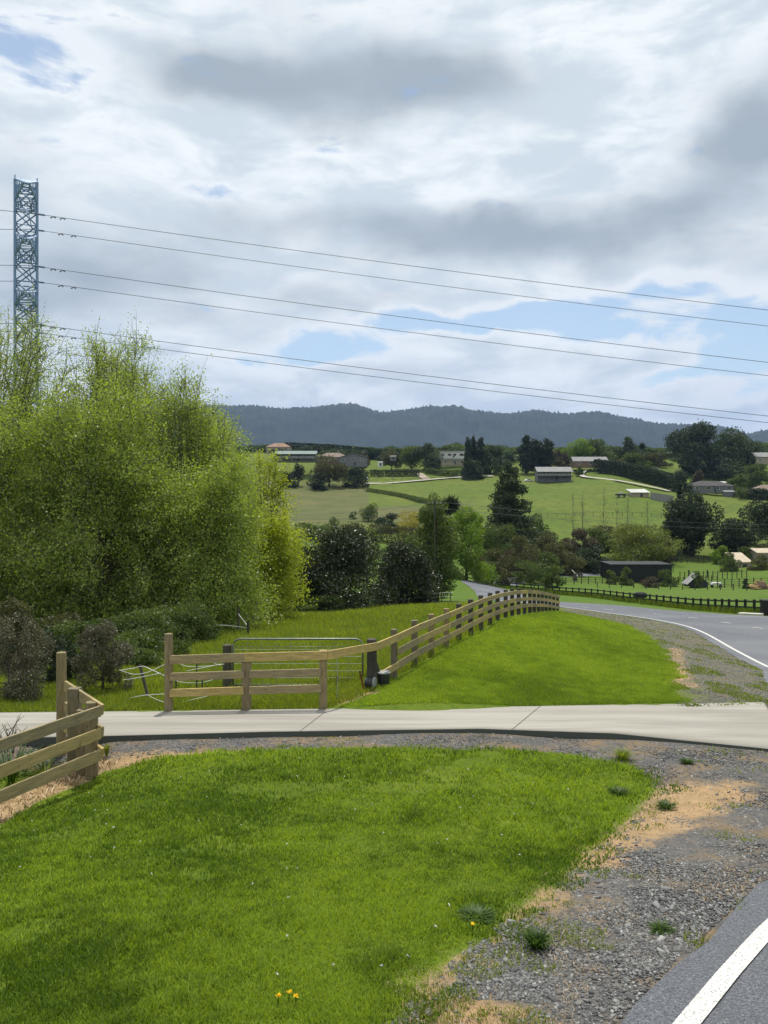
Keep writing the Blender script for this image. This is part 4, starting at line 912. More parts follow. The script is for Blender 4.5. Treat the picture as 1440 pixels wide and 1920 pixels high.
for k in range(1,9): xx = x0+(x1-x0)*k/9; mb.tube([(xx,0,zb),(xx,0,zt-.02)], .003, 4)
mb.build('wire_mesh', M_WIRE, GT)
mb = MB(); mb.tube([(x1-.03,0,zb+.02),(x1+.12,-.05,zb+.02)], .014, 7); mb.tube([(x1-.03,0,zt-.25),(x1+.12,-.05,zt-.25)], .014, 7); mb.build('hinge', M_METAL, GT)
gpst = empty('gate_post', gp(426,16.7)); tag(gpst, 'dark round gatepost at the left end of the steel gate', 'post'); post(gpst, gp(426,16.7), P3(426,16.7,1209), .19, M_DPOST)
mb = MB(); mb.tube([(.1,-.05,.55),(.2,-.1,.35),(.16,-.1,.3)], .01, 5); mb.build('latch_chain', M_METAL, gpst)
tb = empty('plastic_tub', gp(719,15.75)); tag(tb, 'upright black plastic tub with a pale lid at the foot of the dark strainer post', 'tub')
h = Z(1259,15.75)-tb.location.z; mb = MB(); mb.tube([(0,0,-.02),(0,0,h-.03)], [.118,.135], 20); mb.build('body', M_PLAS, tb, smooth=False); mb = MB(); mb.tube([(0,0,h-.028),(0,0,h-.008),(0,0,h)], [.145,.145,.13], 20); mb.build('lid', M_PLASG, tb)
bk = empty('bucket', gp(694,15.45)); tag(bk, 'small dark bucket lying on its side with a pale rim, left of the upright tub', 'bucket')
mb = MB(); mb.tube([(-.09,.02,.115),(.07,-.02,.115)], [.10,.118], 18); mb.build('body', M_PLAS, bk); mb = MB(); mb.tube([(.071,-.021,.115),(.10,-.028,.115)], [.13,.125], 18); mb.build('rim', M_PLASG, bk)
sk = empty('steel_stake', gp(681,15.3)); tag(sk, 'short rusty steel stake leaning beside the dark bucket', 'stake'); mb = MB(); a_ = Vector((.03,0,-.05)); b_ = Vector((-.07,0,.40)); mb.bar(a_, b_, .035, .008); mb.bar(a_, b_, .008, .035); mb.build('shaft', M_RUST, sk)
ws = empty('wire_stake', gp(632,14.6)); tag(ws, 'thin wire stake with a twist of wire, right of the fence corner post', 'stake')
mb = MB(); mb.tube([(0,0,-.05),(.01,0,.45),(-.01,0,.95)], .008, 5); mb.build('shaft', M_WIRE, ws); mb = MB(); mb.tube([(-.05,0,.28),(.04,.02,.36),(-.03,0,.44),(.03,0,.40),(0,0,.30)], .006, 5); mb.build('wire_twist', M_DPOST, ws)
# tangled white tape
def cable(mb, o, pts, Y0, Y1, r=.008):
    n = len(pts); V = [rel(o, P3(p[0], Y0+(Y1-Y0)*i/(n-1), p[1])) for i, p in enumerate(pts)]
    Q = []
    for i in range(n-1):
        a = V[max(i-1,0)]; b = V[i]; c = V[i+1]; d = V[min(i+2,n-1)]
        for k in range(5):
            t = k/5; Q.append(.5*((2*b)+(c-a)*t+(2*a-5*b+4*c-d)*t*t+(3*b-a-3*c+d)*t**3))
    Q.append(V[-1]); mb.tube(Q, r, 5, cap=False)
TF = empty('tape_fence', gp(280,15.2)); tag(TF, 'slack white electric tape slung between a leaning stake and the tall fence post', 'fence')
mb = MB(); mb.bar(rel(TF,gp(281,15.2,-.1)), rel(TF,P3(262,15.25,1246)), .045, .045, (0,1,0)); mb.build('post', M_DPOST, TF)
for pts in ([(224,1256),(250,1264),(275,1261),(298,1251),(310,1245)], [(229,1256),(250,1253),(268,1249),(285,1256),(309,1267)], [(231,1275),(262,1270),(302,1262)], [(236,1311),(268,1304),(309,1301)], [(275,1302),(292,1311),(309,1317)], [(245,1332),(300,1324),(350,1314),(402,1302)]):
    mb = MB(); cable(mb, TF, pts, 15.2, 14.2, .006); mb.build('tape', M_TAPE, TF)
TF2 = empty('tape_fence', gp(372,15.8)); tag(TF2, 'loops of white electric tape on thin stakes behind the three timber rails', 'fence')
for px, tp in ((369,1240),(379,1262),(330,1262)):
    mb = MB(); mb.tube([rel(TF2,gp(px,15.9,-.05)), rel(TF2,P3(px,15.9,tp))], .016, 6); mb.build('post', M_DPOST, TF2)
for pts in ([(333,1242),(350,1249),(385,1249),(416,1246)], [(350,1258),(380,1252),(414,1245)], [(325,1274),(340,1279),(375,1280),(406,1272)], [(396,1240),(408,1246),(420,1245)]):
    mb = MB(); cable(mb, TF2, pts, 15.7, 16.2, .006); mb.build('tape', M_TAPE, TF2)
# small stakes with tape further back
TS = empty('tape_fence', gp(455,33)); tag(TS, 'low white tape strung between two dark stakes far out in the paddock', 'fence')
for px, Y, tp in ((447,34,1138),(465,32.5,1163)):
    mb = MB(); mb.tube([rel(TS,gp(px,Y,-.1)), rel(TS,P3(px,Y,tp))], .05, 7); mb.build('post', M_DPOST, TS)
for pts in ([(392,1176),(415,1172),(464,1177)], [(447,1151),(456,1163),(465,1175)]):
    mb = MB(); cable(mb, TS, pts, 33, 32.5, .010); mb.build('tape', M_TAPE, TS)
EF = empty('wire_fence', gp(620,60)); tag(EF, 'thin white-wire fence crossing the paddock in front of the dark glossy trees', 'fence')
for px in (392,440,500,560,598,645,690,728,746,765,782,792,800,808,818,828,845):
    Y = np.interp(px,[390,845],[56,68]); mb = MB(); hh = 1.25 if px in (500,728,746) else .85
    mb.tube([rel(EF,gp(px,Y,-.1)), rel(EF,gp(px,Y,hh))], .07 if hh > 1 else .035, 7); mb.build('post', M_DPOST, EF)
for hz in (.8,.45):
    Pp = [rel(EF, gp(px, float(np.interp(px,[390,845],[56,68])), hz+.04*math.sin(px*.13))) for px in np.linspace(380,850,40)]
    mb = MB(); mb.tube(Pp, .018 if hz > .5 else .012, 5, cap=False); mb.build('wire', M_TAPE, EF)
tr = empty('water_trough', gp(541,57.5)); tag(tr, 'small dark water trough with white legs in the shade of the big glossy tree', 'trough')
mb = MB(); mb.box(-.3,.3,-.2,.2,.3,.5); mb.build('basin', M_DPOST, tr, bevel=.03); mb = MB()
for sx in (-.25,.25): mb.box(sx-.03,sx+.03,-.15,.15,0,.296)
mb.build('stand', M_TAPE, tr)

# ------------------------------------------------------------------ foreground plants
def tuft(name, label, px, py, n, h, w, cat, lm, spread, flower=None):
    n = int(n*2.2); w *= .6
    x, y = hit(px, py); z = g1(x, y); t = empty(name, (x,y,z)); tag(t, label, cat)
    a = RNG.uniform(0,2*PI,n); r0 = RNG.uniform(0,.35,n)*spread; le = RNG.uniform(.5,1,n); V = np.empty((n,7,3)); dx, dy = np.cos(a), np.sin(a); out = RNG.uniform(.25,1.1,n)*spread
    for j, (f, ww) in enumerate(((0,.5),(.45,1.),(.8,.7))):
        cx_ = dx*(r0+out*f**1.2); cy_ = dy*(r0+out*f**1.2); zz = h*le*(f*1.5-.55*f*f)
        V[:,2*j] = np.c_[cx_-dy*w*ww/2, cy_+dx*w*ww/2, zz]; V[:,2*j+1] = np.c_[cx_+dy*w*ww/2, cy_-dx*w*ww/2, zz]
    V[:,6] = np.c_[dx*(r0+out), dy*(r0+out), h*le*.85]
    i = np.arange(n)*7; fl = np.c_[i,i+1,i+3,i+2,i+2,i+3,i+5,i+4,i+4,i+5,i+6].ravel()
    np_mesh('leaves', V.reshape(-1,3), fl, np.tile([4,4,3],n), lm, t, tint=np.repeat(np.clip(.45+RNG.normal(0,.25,n),0,1),7)); return t
M_WEED = leafmat('weed_leaf', (.020,.050,.008), (.075,.13,.02), .35, .015, .5)
tuft('weed_tuft', 'largest green weed tuft growing in the grey gravel', 1005, 1778, 110, .11, .012, 'weed', M_WEED, .10)
tuft('weed_tuft', 'green weed tuft on the edge of the lawn beside the bare soil', 895, 1722, 90, .045, .02, 'weed', M_WEED, .13)
tuft('weed_tuft', 'small weed in the gravel close to the driveway corner', 1288, 1432, 70, .06, .02, 'weed', M_WEED, .10)
tuft('weed_tuft', 'weed clump on the orange soil patch', 1247, 1515, 70, .06, .02, 'weed', M_WEED, .12)
tuft('weed_tuft', 'leafy weed where the lawn meets the upper end of the orange soil', 1160, 1490, 80, .07, .016, 'weed', M_WEED, .14)
tuft('weed_tuft', 'wispy weed clump on the lawn corner beside the driveway gravel', 1168, 1425, 110, .16, .010, 'weed', M_GRASS2, .16)
tuft('weed_tuft', 'low weed among the stones near the asphalt edge', 1240, 1745, 60, .04, .014, 'weed', M_WEED, .09)
tuft('weed_tuft', 'weed seedling at the foot of the corner fence post', 200, 1418, 40, .22, .012, 'weed', M_GRASS2, .06)
tuft('flax_plant', 'strappy green plant behind the lowest rail at the left border', 20, 1462, 46, .42, .03, 'plant', M_WEED, .55)
tuft('flax_plant', 'smaller strappy plant under the corner fence, right of the bigger one', 85, 1452, 34, .20, .02, 'plant', M_GRASS2, .35)
tw = empty('bare_twigs', gp(12,11.2)); tag(tw, 'bare branching twigs in front of the driveway at the left border', 'plant'); mb = MB()
rr = random.Random(4)
for k in range(9):
    a = rr.uniform(-.5,.9); l = rr.uniform(.35,.62); b = Vector((rr.uniform(-.1,.1),0,0)); e = b+Vector((math.sin(a)*l, rr.uniform(-.1,.1), math.cos(a)*l)); mb.tube([b, b.lerp(e,.5)+Vector((0,0,.03)), e], [.010,.007,.003], 5)
    for j in range(3): s_ = b.lerp(e, rr.uniform(.4,.9)); mb.tube([s_, s_+Vector((rr.uniform(-.12,.16),0,rr.uniform(.03,.15)))], [.004,.002], 4)
mb.build('twigs', M_DPOST, tw)
M_YEL = mat('petal_yellow', (.85,.62,.02), (.75,.5,.01), 10, .6)
for i,(px,py,lb) in enumerate(((521,1876,'leftmost of the three yellow dandelions at the bottom of the lawn'),(541,1869,'uppermost of the three yellow dandelions at the bottom of the lawn'),(554,1877,'rightmost of the three yellow dandelions at the bottom of the lawn'),(885,1738,'single yellow dandelion beside the weeds at the lawn edge'))):
    x, y = hit(px, py+12); z = g1(x,y); t = empty('dandelion', (x,y,z)); tag(t, lb, 'flower', 'dandelions in the lawn')
    mb = MB(); mb.tube([(0,0,-.01),(.004,0,.055)], .0025, 5); mb.build('stalk', M_WEED, t)
    n = 40; a = RNG.uniform(0,2*PI,n); u = np.c_[np.cos(a),np.sin(a),RNG.uniform(.0,.8,n)]; P = u*.008+np.array([.004,0,.058]); leaf_mesh('flower_head', P, .017, M_YEL, np.zeros(n), t, .5, u, .2)
# tiny white daisies scattered in the lawn
n = 70; x = RNG.uniform(-4.5,2.2,400); y = RNG.uniform(4.2,10.5,400); k = sdist(LAWN1,x,y) > .1; x, y = x[k][:n], y[k][:n]; z = gz(x,y)+.045; n = len(x)
a = unit(n*6); V = np.repeat(np.c_[x,y,z],6,0)+a*np.array([.007,.007,.003]); u = a
leaf_mesh('daisies', V, .013, M_TAPE, np.zeros(n*6), None, .5, u, .2); tag(bpy.data.objects['daisies'], 'tiny white flowers sprinkled through the near lawn', 'flowers', kind='stuff')

# ------------------------------------------------------------------ buildings
def cmat(name, c, rough=.7, c2=None, sc=2): return mat(name, c, c2 or tuple(v*.8 for v in c), sc, rough)
M_GLASS = mat('window_glass', (.03,.035,.04), (.05,.055,.06), 1, .12, spec=.8)
M_TRIM = cmat('white_trim', (.72,.72,.70)); M_DARKW = cmat('dark_wall', (.05,.055,.06)); M_TIN = mat('tin_roof', (.42,.43,.42), (.30,.31,.31), 1.2, .5, metal=.2, spec=.5)
def corr(name, c1, c2, freq=9):
    m, nt, out = newmat(name); p = N(nt,'ShaderNodeBsdfPrincipled'); w = N(nt,'ShaderNodeTexWave'); w.inputs['Scale'].default_value = freq/6.28; nt.links.new(objco(nt), w.inputs['Vector'])
    c = mixc(nt, sstep(nt, noise(nt,.8,4,.6,objco(nt)),.35,.7), c1, c2); nt.links.new(c, p.inputs['Base Color']); p.inputs['Roughness'].default_value = .8; p.inputs['Specular IOR Level'].default_value = .2
    b = N(nt,'ShaderNodeBump'); b.inputs['Distance'].default_value = .03; b.inputs['Strength'].default_value = .6; nt.links.new(w.outputs[1], b.inputs['Height']); nt.links.new(b.outputs[0], p.inputs['Normal']); nt.links.new(p.outputs[0], out.inputs[0]); return m
def house(name, label, px0, px1, Y, eave, ridge, wall, roof, cat='house', depth=8, style='gable', rz=0, win=4, over=.5, base=None, skirt=None, door=True, group=None, ver=False, roofh=None, winh=None):
    """front towards -Y; eave/ridge rows read in the photo; gable = ridge along x, end = gable faces the viewer, mono = low at the front"""
    xc = X((px0+px1)/2, Y); zg = min(g1(X(px0,Y),Y), g1(X(px1,Y),Y), g1(xc,Y+depth)) if base is None else Z(base,Y)
    zg = max(zg, g1(xc,Y)-2.5); t = empty(name, (xc, Y, zg), rz); tag(t, label, cat, group)
    w = (px1-px0)/F*Y/2-over; he = max(Z(eave,Y)-zg, 1.8); hr = max(Z(ridge,Y+depth/2)-zg, he+.25)
    wl = MB(); wl.box(-w,w,0,depth,-.6,he-.003)
    if style == 'end': wl.add([(-w,0,he-.003),(w,0,he-.003),(0,0,hr-.15),(-w,depth,he-.003),(w,depth,he-.003),(0,depth,hr-.15)], [(0,1,2),(5,4,3),(0,2,5,3),(1,4,5,2)])
    if style == 'gable': wl.add([(-w,0,he-.003),(-w,depth,he-.003),(-w,depth/2,hr-.15),(w,0,he-.003),(w,depth,he-.003),(w,depth/2,hr-.15)], [(0,1,2),(5,4,3),(0,2,5,3),(1,4,5,2)])
    wl.build('wall', wall, t); r = MB(); o = over; th = .16
    if style == 'gable':
        for s in (0,1):
            a = (-o, he-.05) if s == 0 else (depth+o, he-.05); c = (depth/2, hr)
            vs = [(-w-o,a[0],a[1]),(w+o,a[0],a[1]),(w+o,c[0],c[1]),(-w-o,c[0],c[1])]; vs += [(v[0],v[1],v[2]+th) for v in vs]
            r.add(vs, [(0,3,2,1),(4,5,6,7),(0,1,5,4),(1,2,6,5),(2,3,7,6),(3,0,4,7)])
    elif style == 'end':
        for s in (-1,1):
            vs = [(s*(w+o),-o,he-.05),(s*(w+o),depth+o,he-.05),(0,depth+o,hr),(0,-o,hr)]; vs += [(v[0],v[1],v[2]+th) for v in vs]
            r.add(vs, [(0,3,2,1),(4,5,6,7),(0,1,5,4),(1,2,6,5),(2,3,7,6),(3,0,4,7)])
    elif style == 'hip':
        q = min(w*.7, depth/2)
        vs = [(-w-o,-o,he),(w+o,-o,he),(w+o,depth+o,he),(-w-o,depth+o,he),(-w+q,depth/2,hr),(w-q,depth/2,hr)]; r.add(vs, [(0,1,5,4),(1,2,5),(2,3,4,5),(3,0,4),(0,3,2,1)])
    elif style == 'mono':
        vs = [(-w-o,-o,he),(w+o,-o,he),(w+o,depth+o,hr),(-w-o,depth+o,hr)]; vs += [(v[0],v[1],v[2]+th) for v in vs]
        r.add(vs, [(0,3,2,1),(4,5,6,7),(0,1,5,4),(1,2,6,5),(2,3,7,6),(3,0,4,7)])
    elif style == 'flat': r.box(-w-o,w+o,-o,depth+o,he,he+.3)
    r.build('roof', roof, t)
    wh = winh or min(1.2, he*.4); z1 = min(he-.4, 2.2 if he < 3.6 else he-.5); z0_ = z1-wh
    for k in range(win):
        cx_ = -w+(k+.5)*2*w/win+((w/win*.2)*((k % 2)-.5)); ww = min(2.0 if k % 2 else 1.3, w/win*1.2)
        f = MB()
        for (a,b,c,d) in ((cx_-ww/2-.08,cx_+ww/2+.08,z0_-.08,z0_),(cx_-ww/2-.08,cx_+ww/2+.08,z1,z1+.08),(cx_-ww/2-.08,cx_-ww/2,z0_,z1),(cx_+ww/2,cx_+ww/2+.08,z0_,z1)): f.box(a,b,-.07,-.003,c,d)
        fo = f.build('window', M_TRIM, t); g = MB(); g.box(cx_-ww/2,cx_+ww/2,-.04,-.004,z0_,z1); g.build('pane', M_GLASS, fo)
    if door:
        d = MB(); dx_ = w*.12; d.box(dx_-.45,dx_+.45,-.06,-.003,0.02,min(2.0,he-.3)); do = d.build('door', M_DARKW, t); d = MB(); d.box(dx_+.3,dx_+.36,-.11,-.062,.95,1.05); d.build('handle', M_METAL, do)
    if ver:
        v = MB(); v.box(-w-.4,w+.4,-2.2,-.08,ver-.2,ver); v.build('deck', M_DARKW, t); v = MB()
        v.box(-w-.4,w+.4,-2.2,-2.12,ver+.85,ver+.95)
        for k in range(int(w*4)): xx = -w-.4+k*.5; v.box(xx,xx+.06,-2.19,-2.13,ver+.003,ver+.847)
        v.build('railing', M_TRIM, t); v = MB()
        for k in range(6): xx = -w-.3+k*(2*w+.5)/5; v.box(xx,xx+.12,-2.1,-1.98,-.5,he-.05)
        for q in (v,): q.build('veranda_posts', M_DARKW, t)
        v = MB(); v.add([(-w-o,-2.4,he-.25),(w+o,-2.4,he-.25),(w+o,-.55,he+.02),(-w-o,-.55,he+.02),(-w-o,-2.4,he-.13),(w+o,-2.4,he-.13),(w+o,-.55,he+.14),(-w-o,-.55,he+.14)], [(0,3,2,1),(4,5,6,7),(0,1,5,4),(1,2,6,5),(2,3,7,6),(3,0,4,7)]); v.build('veranda_roof', roof, t)
    return t
R_GREEN = corr('roof_green', (.22,.27,.25), (.18,.22,.21)); R_BROWN = corr('roof_brown', (.22,.17,.13), (.16,.12,.10)); R_GREY = corr('roof_grey', (.27,.27,.26), (.19,.19,.19)); R_WHITE = corr('roof_white', (.55,.55,.53), (.36,.36,.35)); R_DARK = corr('roof_dark', (.075,.07,.07), (.05,.048,.048)); R_TERRA = corr('roof_terracotta', (.30,.18,.13), (.24,.15,.11)); R_CREAM = corr('roof_cream', (.50,.42,.31), (.40,.34,.26))
W_GG = cmat('wall_greygreen', (.20,.22,.21)); W_GREY = cmat('wall_grey', (.16,.17,.18)); W_WHITE = cmat('wall_white', (.62,.62,.60)); W_BRICK = cmat('wall_brick', (.20,.13,.10)); W_BLACK = cmat('wall_black', (.014,.017,.017), .6)
W_TAN = cmat('wall_tan', (.35,.30,.24))
house('long_house', 'long low house with pale green roof at the upper left of the hillside', 514, 594, 400, 851, 846, W_GG, R_GREEN, depth=9, win=5, ver=1.0, base=864)
house('terracotta_house', 'low terracotta-roofed house at the top left of the hillside, partly behind the leafy tree', 498, 546, 500, 838, 831, W_TAN, R_TERRA, depth=9, win=3, style='hip')
house('gabled_house', 'grey house with its gable facing us, beside the brown-leaved tree', 634, 690, 405, 858, 851, W_GREY, R_GREY, depth=12, style='end', win=3, base=873)
house('hipped_house', 'brown-roofed house behind the brown-leaved tree', 592, 655, 418, 857, 849, W_BRICK, R_BROWN, depth=10, style='hip', win=4, base=870)
house('modern_house', 'white flat-roofed house between the dark conifers', 824, 872, 440, 847, 845, W_WHITE, R_WHITE, depth=9, style='flat', win=4, base=858)
house('house_extension', 'lower pale wing with a long flat roof below the white modern house', 826, 876, 425, 863, 861, W_TAN, R_WHITE, depth=5, style='flat', win=3, base=871)
house('lookout_house', 'dark two-level house with veranda railing standing out on the green slope', 1006, 1074, 372, 884, 876, W_GREY, R_GREY, depth=8, win=5, ver=2.3, base=902, over=.7)
house('long_shed', 'long shed with pale tin roof above the pale curved drive', 1074, 1141, 412, 865, 857, W_BRICK, R_GREY, depth=8, win=3, base=874)
house('small_shed', 'small shed with white-striped roof at the end of the grey wall', 1183, 1219, 300, 924, 917.5, W_TAN, R_WHITE, depth=6, style='mono', win=0, base=934)
house('dark_house', 'dark wide-roofed house on the right slope, with a white roof behind it', 1296, 1378, 330, 911, 902, W_GREY, R_DARK, depth=9, style='hip', win=4, base=922)
house('white_roof_shed', 'white-roofed outbuilding behind the wide dark roof', 1328, 1372, 345, 909, 903, W_WHITE, R_WHITE, depth=6, style='mono', win=0, door=False, base=918)
house('porch', 'small white lean-to roof at the right end of the dark house', 1358, 1378, 326, 924, 922, W_GREY, R_WHITE, cat='shed', depth=2, style='mono', win=0, door=False, base=930, over=.1)
house('gable_cottage', 'pale gabled cottage seen under the huge skyline trees', 1343, 1374, 420, 854, 846, W_TAN, R_GREY, depth=8, style='end', win=1, base=862)
house('border_house', 'grey-roofed house high up at the right border', 1416, 1470, 410, 857, 849, W_TAN, R_GREY, depth=9, win=3, base=868)
house('brown_roof_house', 'brown-roofed brick house at the right border of the slope', 1417, 1475, 325, 919, 909, W_BRICK, R_BROWN, depth=9, style='hip', win=3, base=930)
house('cream_shed', 'small shed with sunlit cream roof beside the clipped round bush', 1379, 1411, 165, 1055, 1039, W_TAN, R_CREAM, depth=5, style='mono', win=0, over=.2, base=1072, door=True)
house('low_shed', 'low cream-roofed shed behind the cream shed at the right border', 1418, 1470, 172, 1037, 1029, W_TAN, R_CREAM, depth=6, style='gable', win=2, over=.4, base=1055)
# black barn
house('black_barn', 'long plain black barn behind the black fence', 1144, 1261, 146, 1061,1059.5, W_BLACK, W_BLACK, cat='barn', depth=7, style='flat', win=0, over=.12, base=1092, door=False)
def wallthing(name, label, px0, px1, Y0, Y1, h, m, cat, th=.3):
    a, b = gp(px0,Y0), gp(px1,Y1); t = empty(name, a); tag(t, label, cat); mb = MB(); mb.bar(Vector((0,0,h/2-.3)), b-a+Vector((0,0,h/2-.3)), th, h+.6); mb.build('wall_panel', m, t); mb = MB(); mb.bar(Vector((0,0,h+.05)), b-a+Vector((0,0,h+.05)), th+.1, .09); mb.build('coping', M_TIN, t)
wallthing('retaining_wall', 'grey boundary wall between the small shed and the lone dense cypress', 1219, 1262, 298, 296, 2.6, cmat('wall_pale', (.24,.24,.235)), 'wall')
# little white things on the hill
def car(label, px, Y, col, rz=0.0, s=1.0):
    p = gp(px, Y); t = empty('parked_car', p, rz); t.scale = (s,s,s); tag(t, label, 'car')
    pr = [(-2.1,.35),(-2.1,.85),(-1.3,.95),(-.8,1.42),(.9,1.45),(1.5,.98),(2.1,.88),(2.15,.35)]; mb = MB(); n = len(pr)
    mb.add([(x,-.85,z) for x,z in pr]+[(x,.85,z) for x,z in pr], [tuple(range(n)), tuple(range(2*n-1,n-1,-1))]+[(i,n+i,n+(i+1)%n,(i+1)%n) for i in range(n)]); mb.build('body', cmat('car_paint', col, .3), t, bevel=.05)
    g = MB(); g.box(-.7,.75,-.87,.87,1.0,1.34); g.build('window', M_GLASS, t)
    for wx in (-1.35,1.35):
        for wy in (-.8,.8): w_ = MB(); w_.tube([(wx,wy-.1,.32),(wx,wy+.1,.32)], .32, 14); w_.build('wheel', M_PLAS, t)
car('white car parked left of the lookout house', 990, 376, (.75,.75,.75), .3)
car('white van-like car parked right of the gabled house', 688, 398, (.8,.8,.8), 1.4)
car('white vehicle among the scrub on the ridge above the long hedge', 1229, 415, (.7,.7,.7), .2)
def hut(label, px0, px1, Y, top, base, wm, rm): house('garden_shed', label, px0, px1, Y, top+1, top, wm, rm, cat='shed', depth=2.5, style='mono', win=0, over=.12, base=base, door=True)
hut('tiny white shed on the hillside above the clipped hedge', 708, 718, 405, 866, 874, W_WHITE, R_WHITE)
hut('tiny white-roofed shed among the trees above the clipped hedge', 731, 743, 430, 855, 862, W_GREY, R_WHITE)
# farm trailer on the slope
tl_ = empty('farm_trailer', gp(1164,300)); tag(tl_, 'dark low farm trailer with a white load left of the small shed', 'trailer')
mb = MB(); mb.box(-1.9,1.9,-.8,.8,.6,1.3); mb.build('tray', M_DARKW, tl_, bevel=.04); mb = MB(); mb.box(-.5,.4,-.5,.5,1.303,1.9); mb.build('load', W_WHITE, tl_, bevel=.1)
for wx in (-1.1,1.1):
    mb = MB(); mb.tube([(wx,-.95,.4),(wx,-.75,.4)], .4, 14); mb.build('wheel', M_PLAS, tl_)
mb = MB(); mb.bar((1.9,0,.7),(3.1,0,.5),.1,.1); mb.build('drawbar', M_DARKW, tl_)
# sheltered heap, timber heap, yards by the barn
sh = empty('gabled_shelter', gp(1310,131)); tag(sh, 'low grey tin shelter with a peaked roof among the weeds right of the black barn', 'shelter')
zz = Z(1077,131)-sh.location.z; mb = MB()
for s in (-1,1):
    vs = [(0,0,zz),(s*1.9,0,zz*.25),(s*1.9,2.6,zz*.25),(0,2.6,zz)]; vs += [(v[0],v[1],v[2]-.08) for v in vs]; mb.add(vs, [(0,1,2,3),(7,6,5,4),(0,4,5,1),(1,5,6,2),(2,6,7,3),(3,7,4,0)])
mb.build('roof', R_GREY, sh); mb = MB(); mb.add([(-1.5,.2,0),(1.5,.2,0),(1.5,.2,zz*.3),(0,.2,zz-.12),(-1.5,.2,zz*.3)], [(0,1,2,3,4)]); mb.build('end_wall', M_DARKW, sh); mb = MB(); mb.add([(-1.5,2.4,0),(1.5,2.4,0),(1.5,2.4,zz*.3),(0,2.4,zz-.12),(-1.5,2.4,zz*.3)], [(4,3,2,1,0)]); mb.build('end_wall', M_DARKW, sh)
bp = empty('board_pile', gp(1343,130)); tag(bp, 'short stack of bright white sheets right of the grey tin shelter', 'pile')
mb = MB()
for k in range(4): mb.box(-.9+.07*k,.85-.05*k,-.5,.5,.45+.1*k,.54+.1*k)
mb.build('sheets', M_TRIM, bp, bevel=.01); mb = MB(); mb.box(-.8,-.6,-.4,.4,0,.448); mb.box(.6,.8,-.4,.4,0,.448); mb.build('bearers', M_DARKW, bp)
tp = empty('timber_heap', gp(1426,122)); tag(tp, 'tan heap of cut branches and timber at the right border beyond the black fence', 'heap'); mb = MB(); r_ = random.Random(9); M_TAN = wood('cut_wood', (.50,.36,.20), (.32,.22,.12))
for k in range(130):
    a = r_.uniform(0,PI); q = r_.uniform(0,1)**.6; c = Vector(((q*1.5)*math.cos(r_.uniform(0,6.28)), q*1.2*math.sin(r_.uniform(0,6.28)), .15+(1-q)*1.25*r_.uniform(.4,1))); d = Vector((math.cos(a),math.sin(a)*.6,r_.uniform(-.4,.25)))*r_.uniform(.3,.75); mb.tube([c-d,c+d], r_.uniform(.03,.08), 5)
mb.build('branches', M_TAN, tp); mb = MB(); mb.tube([(0,0,-.1),(0,0,.5),(0,0,1.0),(0,0,1.25)], [1.5,1.15,.6,.1], 9); mb.build('heap_core', mat('heap_soil',(.12,.08,.05),(.06,.045,.03),3,.95,.6,8), tp)
def wire_fence(label, pts, hp, np_, rails, m=M_DPOST, rw=.07, pw=.12, name='yard_fence'):
    P = np.array([(X(p,Y),Y) for p,Y in pts]); o = empty(name, (P[0][0],P[0][1],g1(*P[0]))); tag(o, label, 'fence'); Q = resample(P, np.linspace(0,1,np_)); gq = gz(Q[:,0],Q[:,1])
    for i in range(np_): post(o, (Q[i,0],Q[i,1],gq[i]), (Q[i,0],Q[i,1],gq[i]+hp*(1+.08*math.sin(i*3.1))), pw, m, False)
    for i in range(np_-1):
        for h in rails:
            mb = MB(); mb.bar(rel(o,(Q[i,0],Q[i,1]-.07,gq[i]+h)), rel(o,(Q[i+1,0],Q[i+1,1]-.07,gq[i+1]+h)), .03, rw); mb.build('rail', m, o)
wire_fence('dark rail fence in front of the lone dense cypress', [(1256,178),(1340,182)], 1.3, 9, (1.15,.75,.35), M_DPOST, .12)
wire_fence('weathered wire fence behind the black barn', [(1080,158),(1160,160),(1262,162)], 1.9, 8, (1.2,.8), M_DPOST, .03)
wire_fence('low rail fence left of the black barn', [(1030,132),(1080,134),(1142,138)], 1.2, 9, (1.1,.75,.4), M_DPOST, .09)
wire_fence('stock yard rails right of the black barn', [(1262,142),(1300,140),(1345,139)], 1.5, 9, (1.25,.8,.4), M_DPOST, .07)
wire_fence('close-set paddock posts behind the grey tin shelter', [(1275,150),(1330,148),(1400,146)], 1.6, 15, (1.3,.85), M_DPOST, .035)
wire_fence('stock yard rails running to the right border', [(1345,128),(1400,127),(1455,126)], 1.5, 9, (1.3,.95,.6,.25), M_DPOST, .06)
wire_fence('low wire fence at the edge of the rough grass in front of the black barn', [(1120,128),(1240,126),(1400,118)], .9, 13, (.75,), M_DPOST, .03)
wire_fence('faint post and wire fence across the green hillside', [(1010,258),(1100,262),(1240,262)], 1.2, 14, (1.0,), M_DPOST, .05)
wire_fence('faint post and wire fence across the olive field', [(560,232),(680,236),(800,232)], 1.2, 14, (1.0,), M_DPOST, .06)
wire_fence('pale rail fence along the upper edge of the hillside field', [(905,372),(860,384),(800,392),(690,392)], 1.0, 16, (.8,), W_WHITE if False else M_DPOST, .12)
jg = empty('jump_gate', gp(1309,152)); tag(jg, 'pale metal gate standing between two dark posts in the barn paddock', 'gate')
x0, x1 = X(1293,152)-jg.location.x, X(1325,152)-jg.location.x
mb = MB(); mb.tube([(x0,0,.35),(x0,0,1.3),(x1,0,1.3),(x1,0,.35),(x0,0,.35)], .035, 6); mb.build('gate_frame', M_METAL, jg)
for xx in (x0-.15,x1+.15): mb = MB(); mb.box(xx-.1,xx+.1,-.1,.1,-.1,1.5); mb.build('post', M_BLACK, jg)
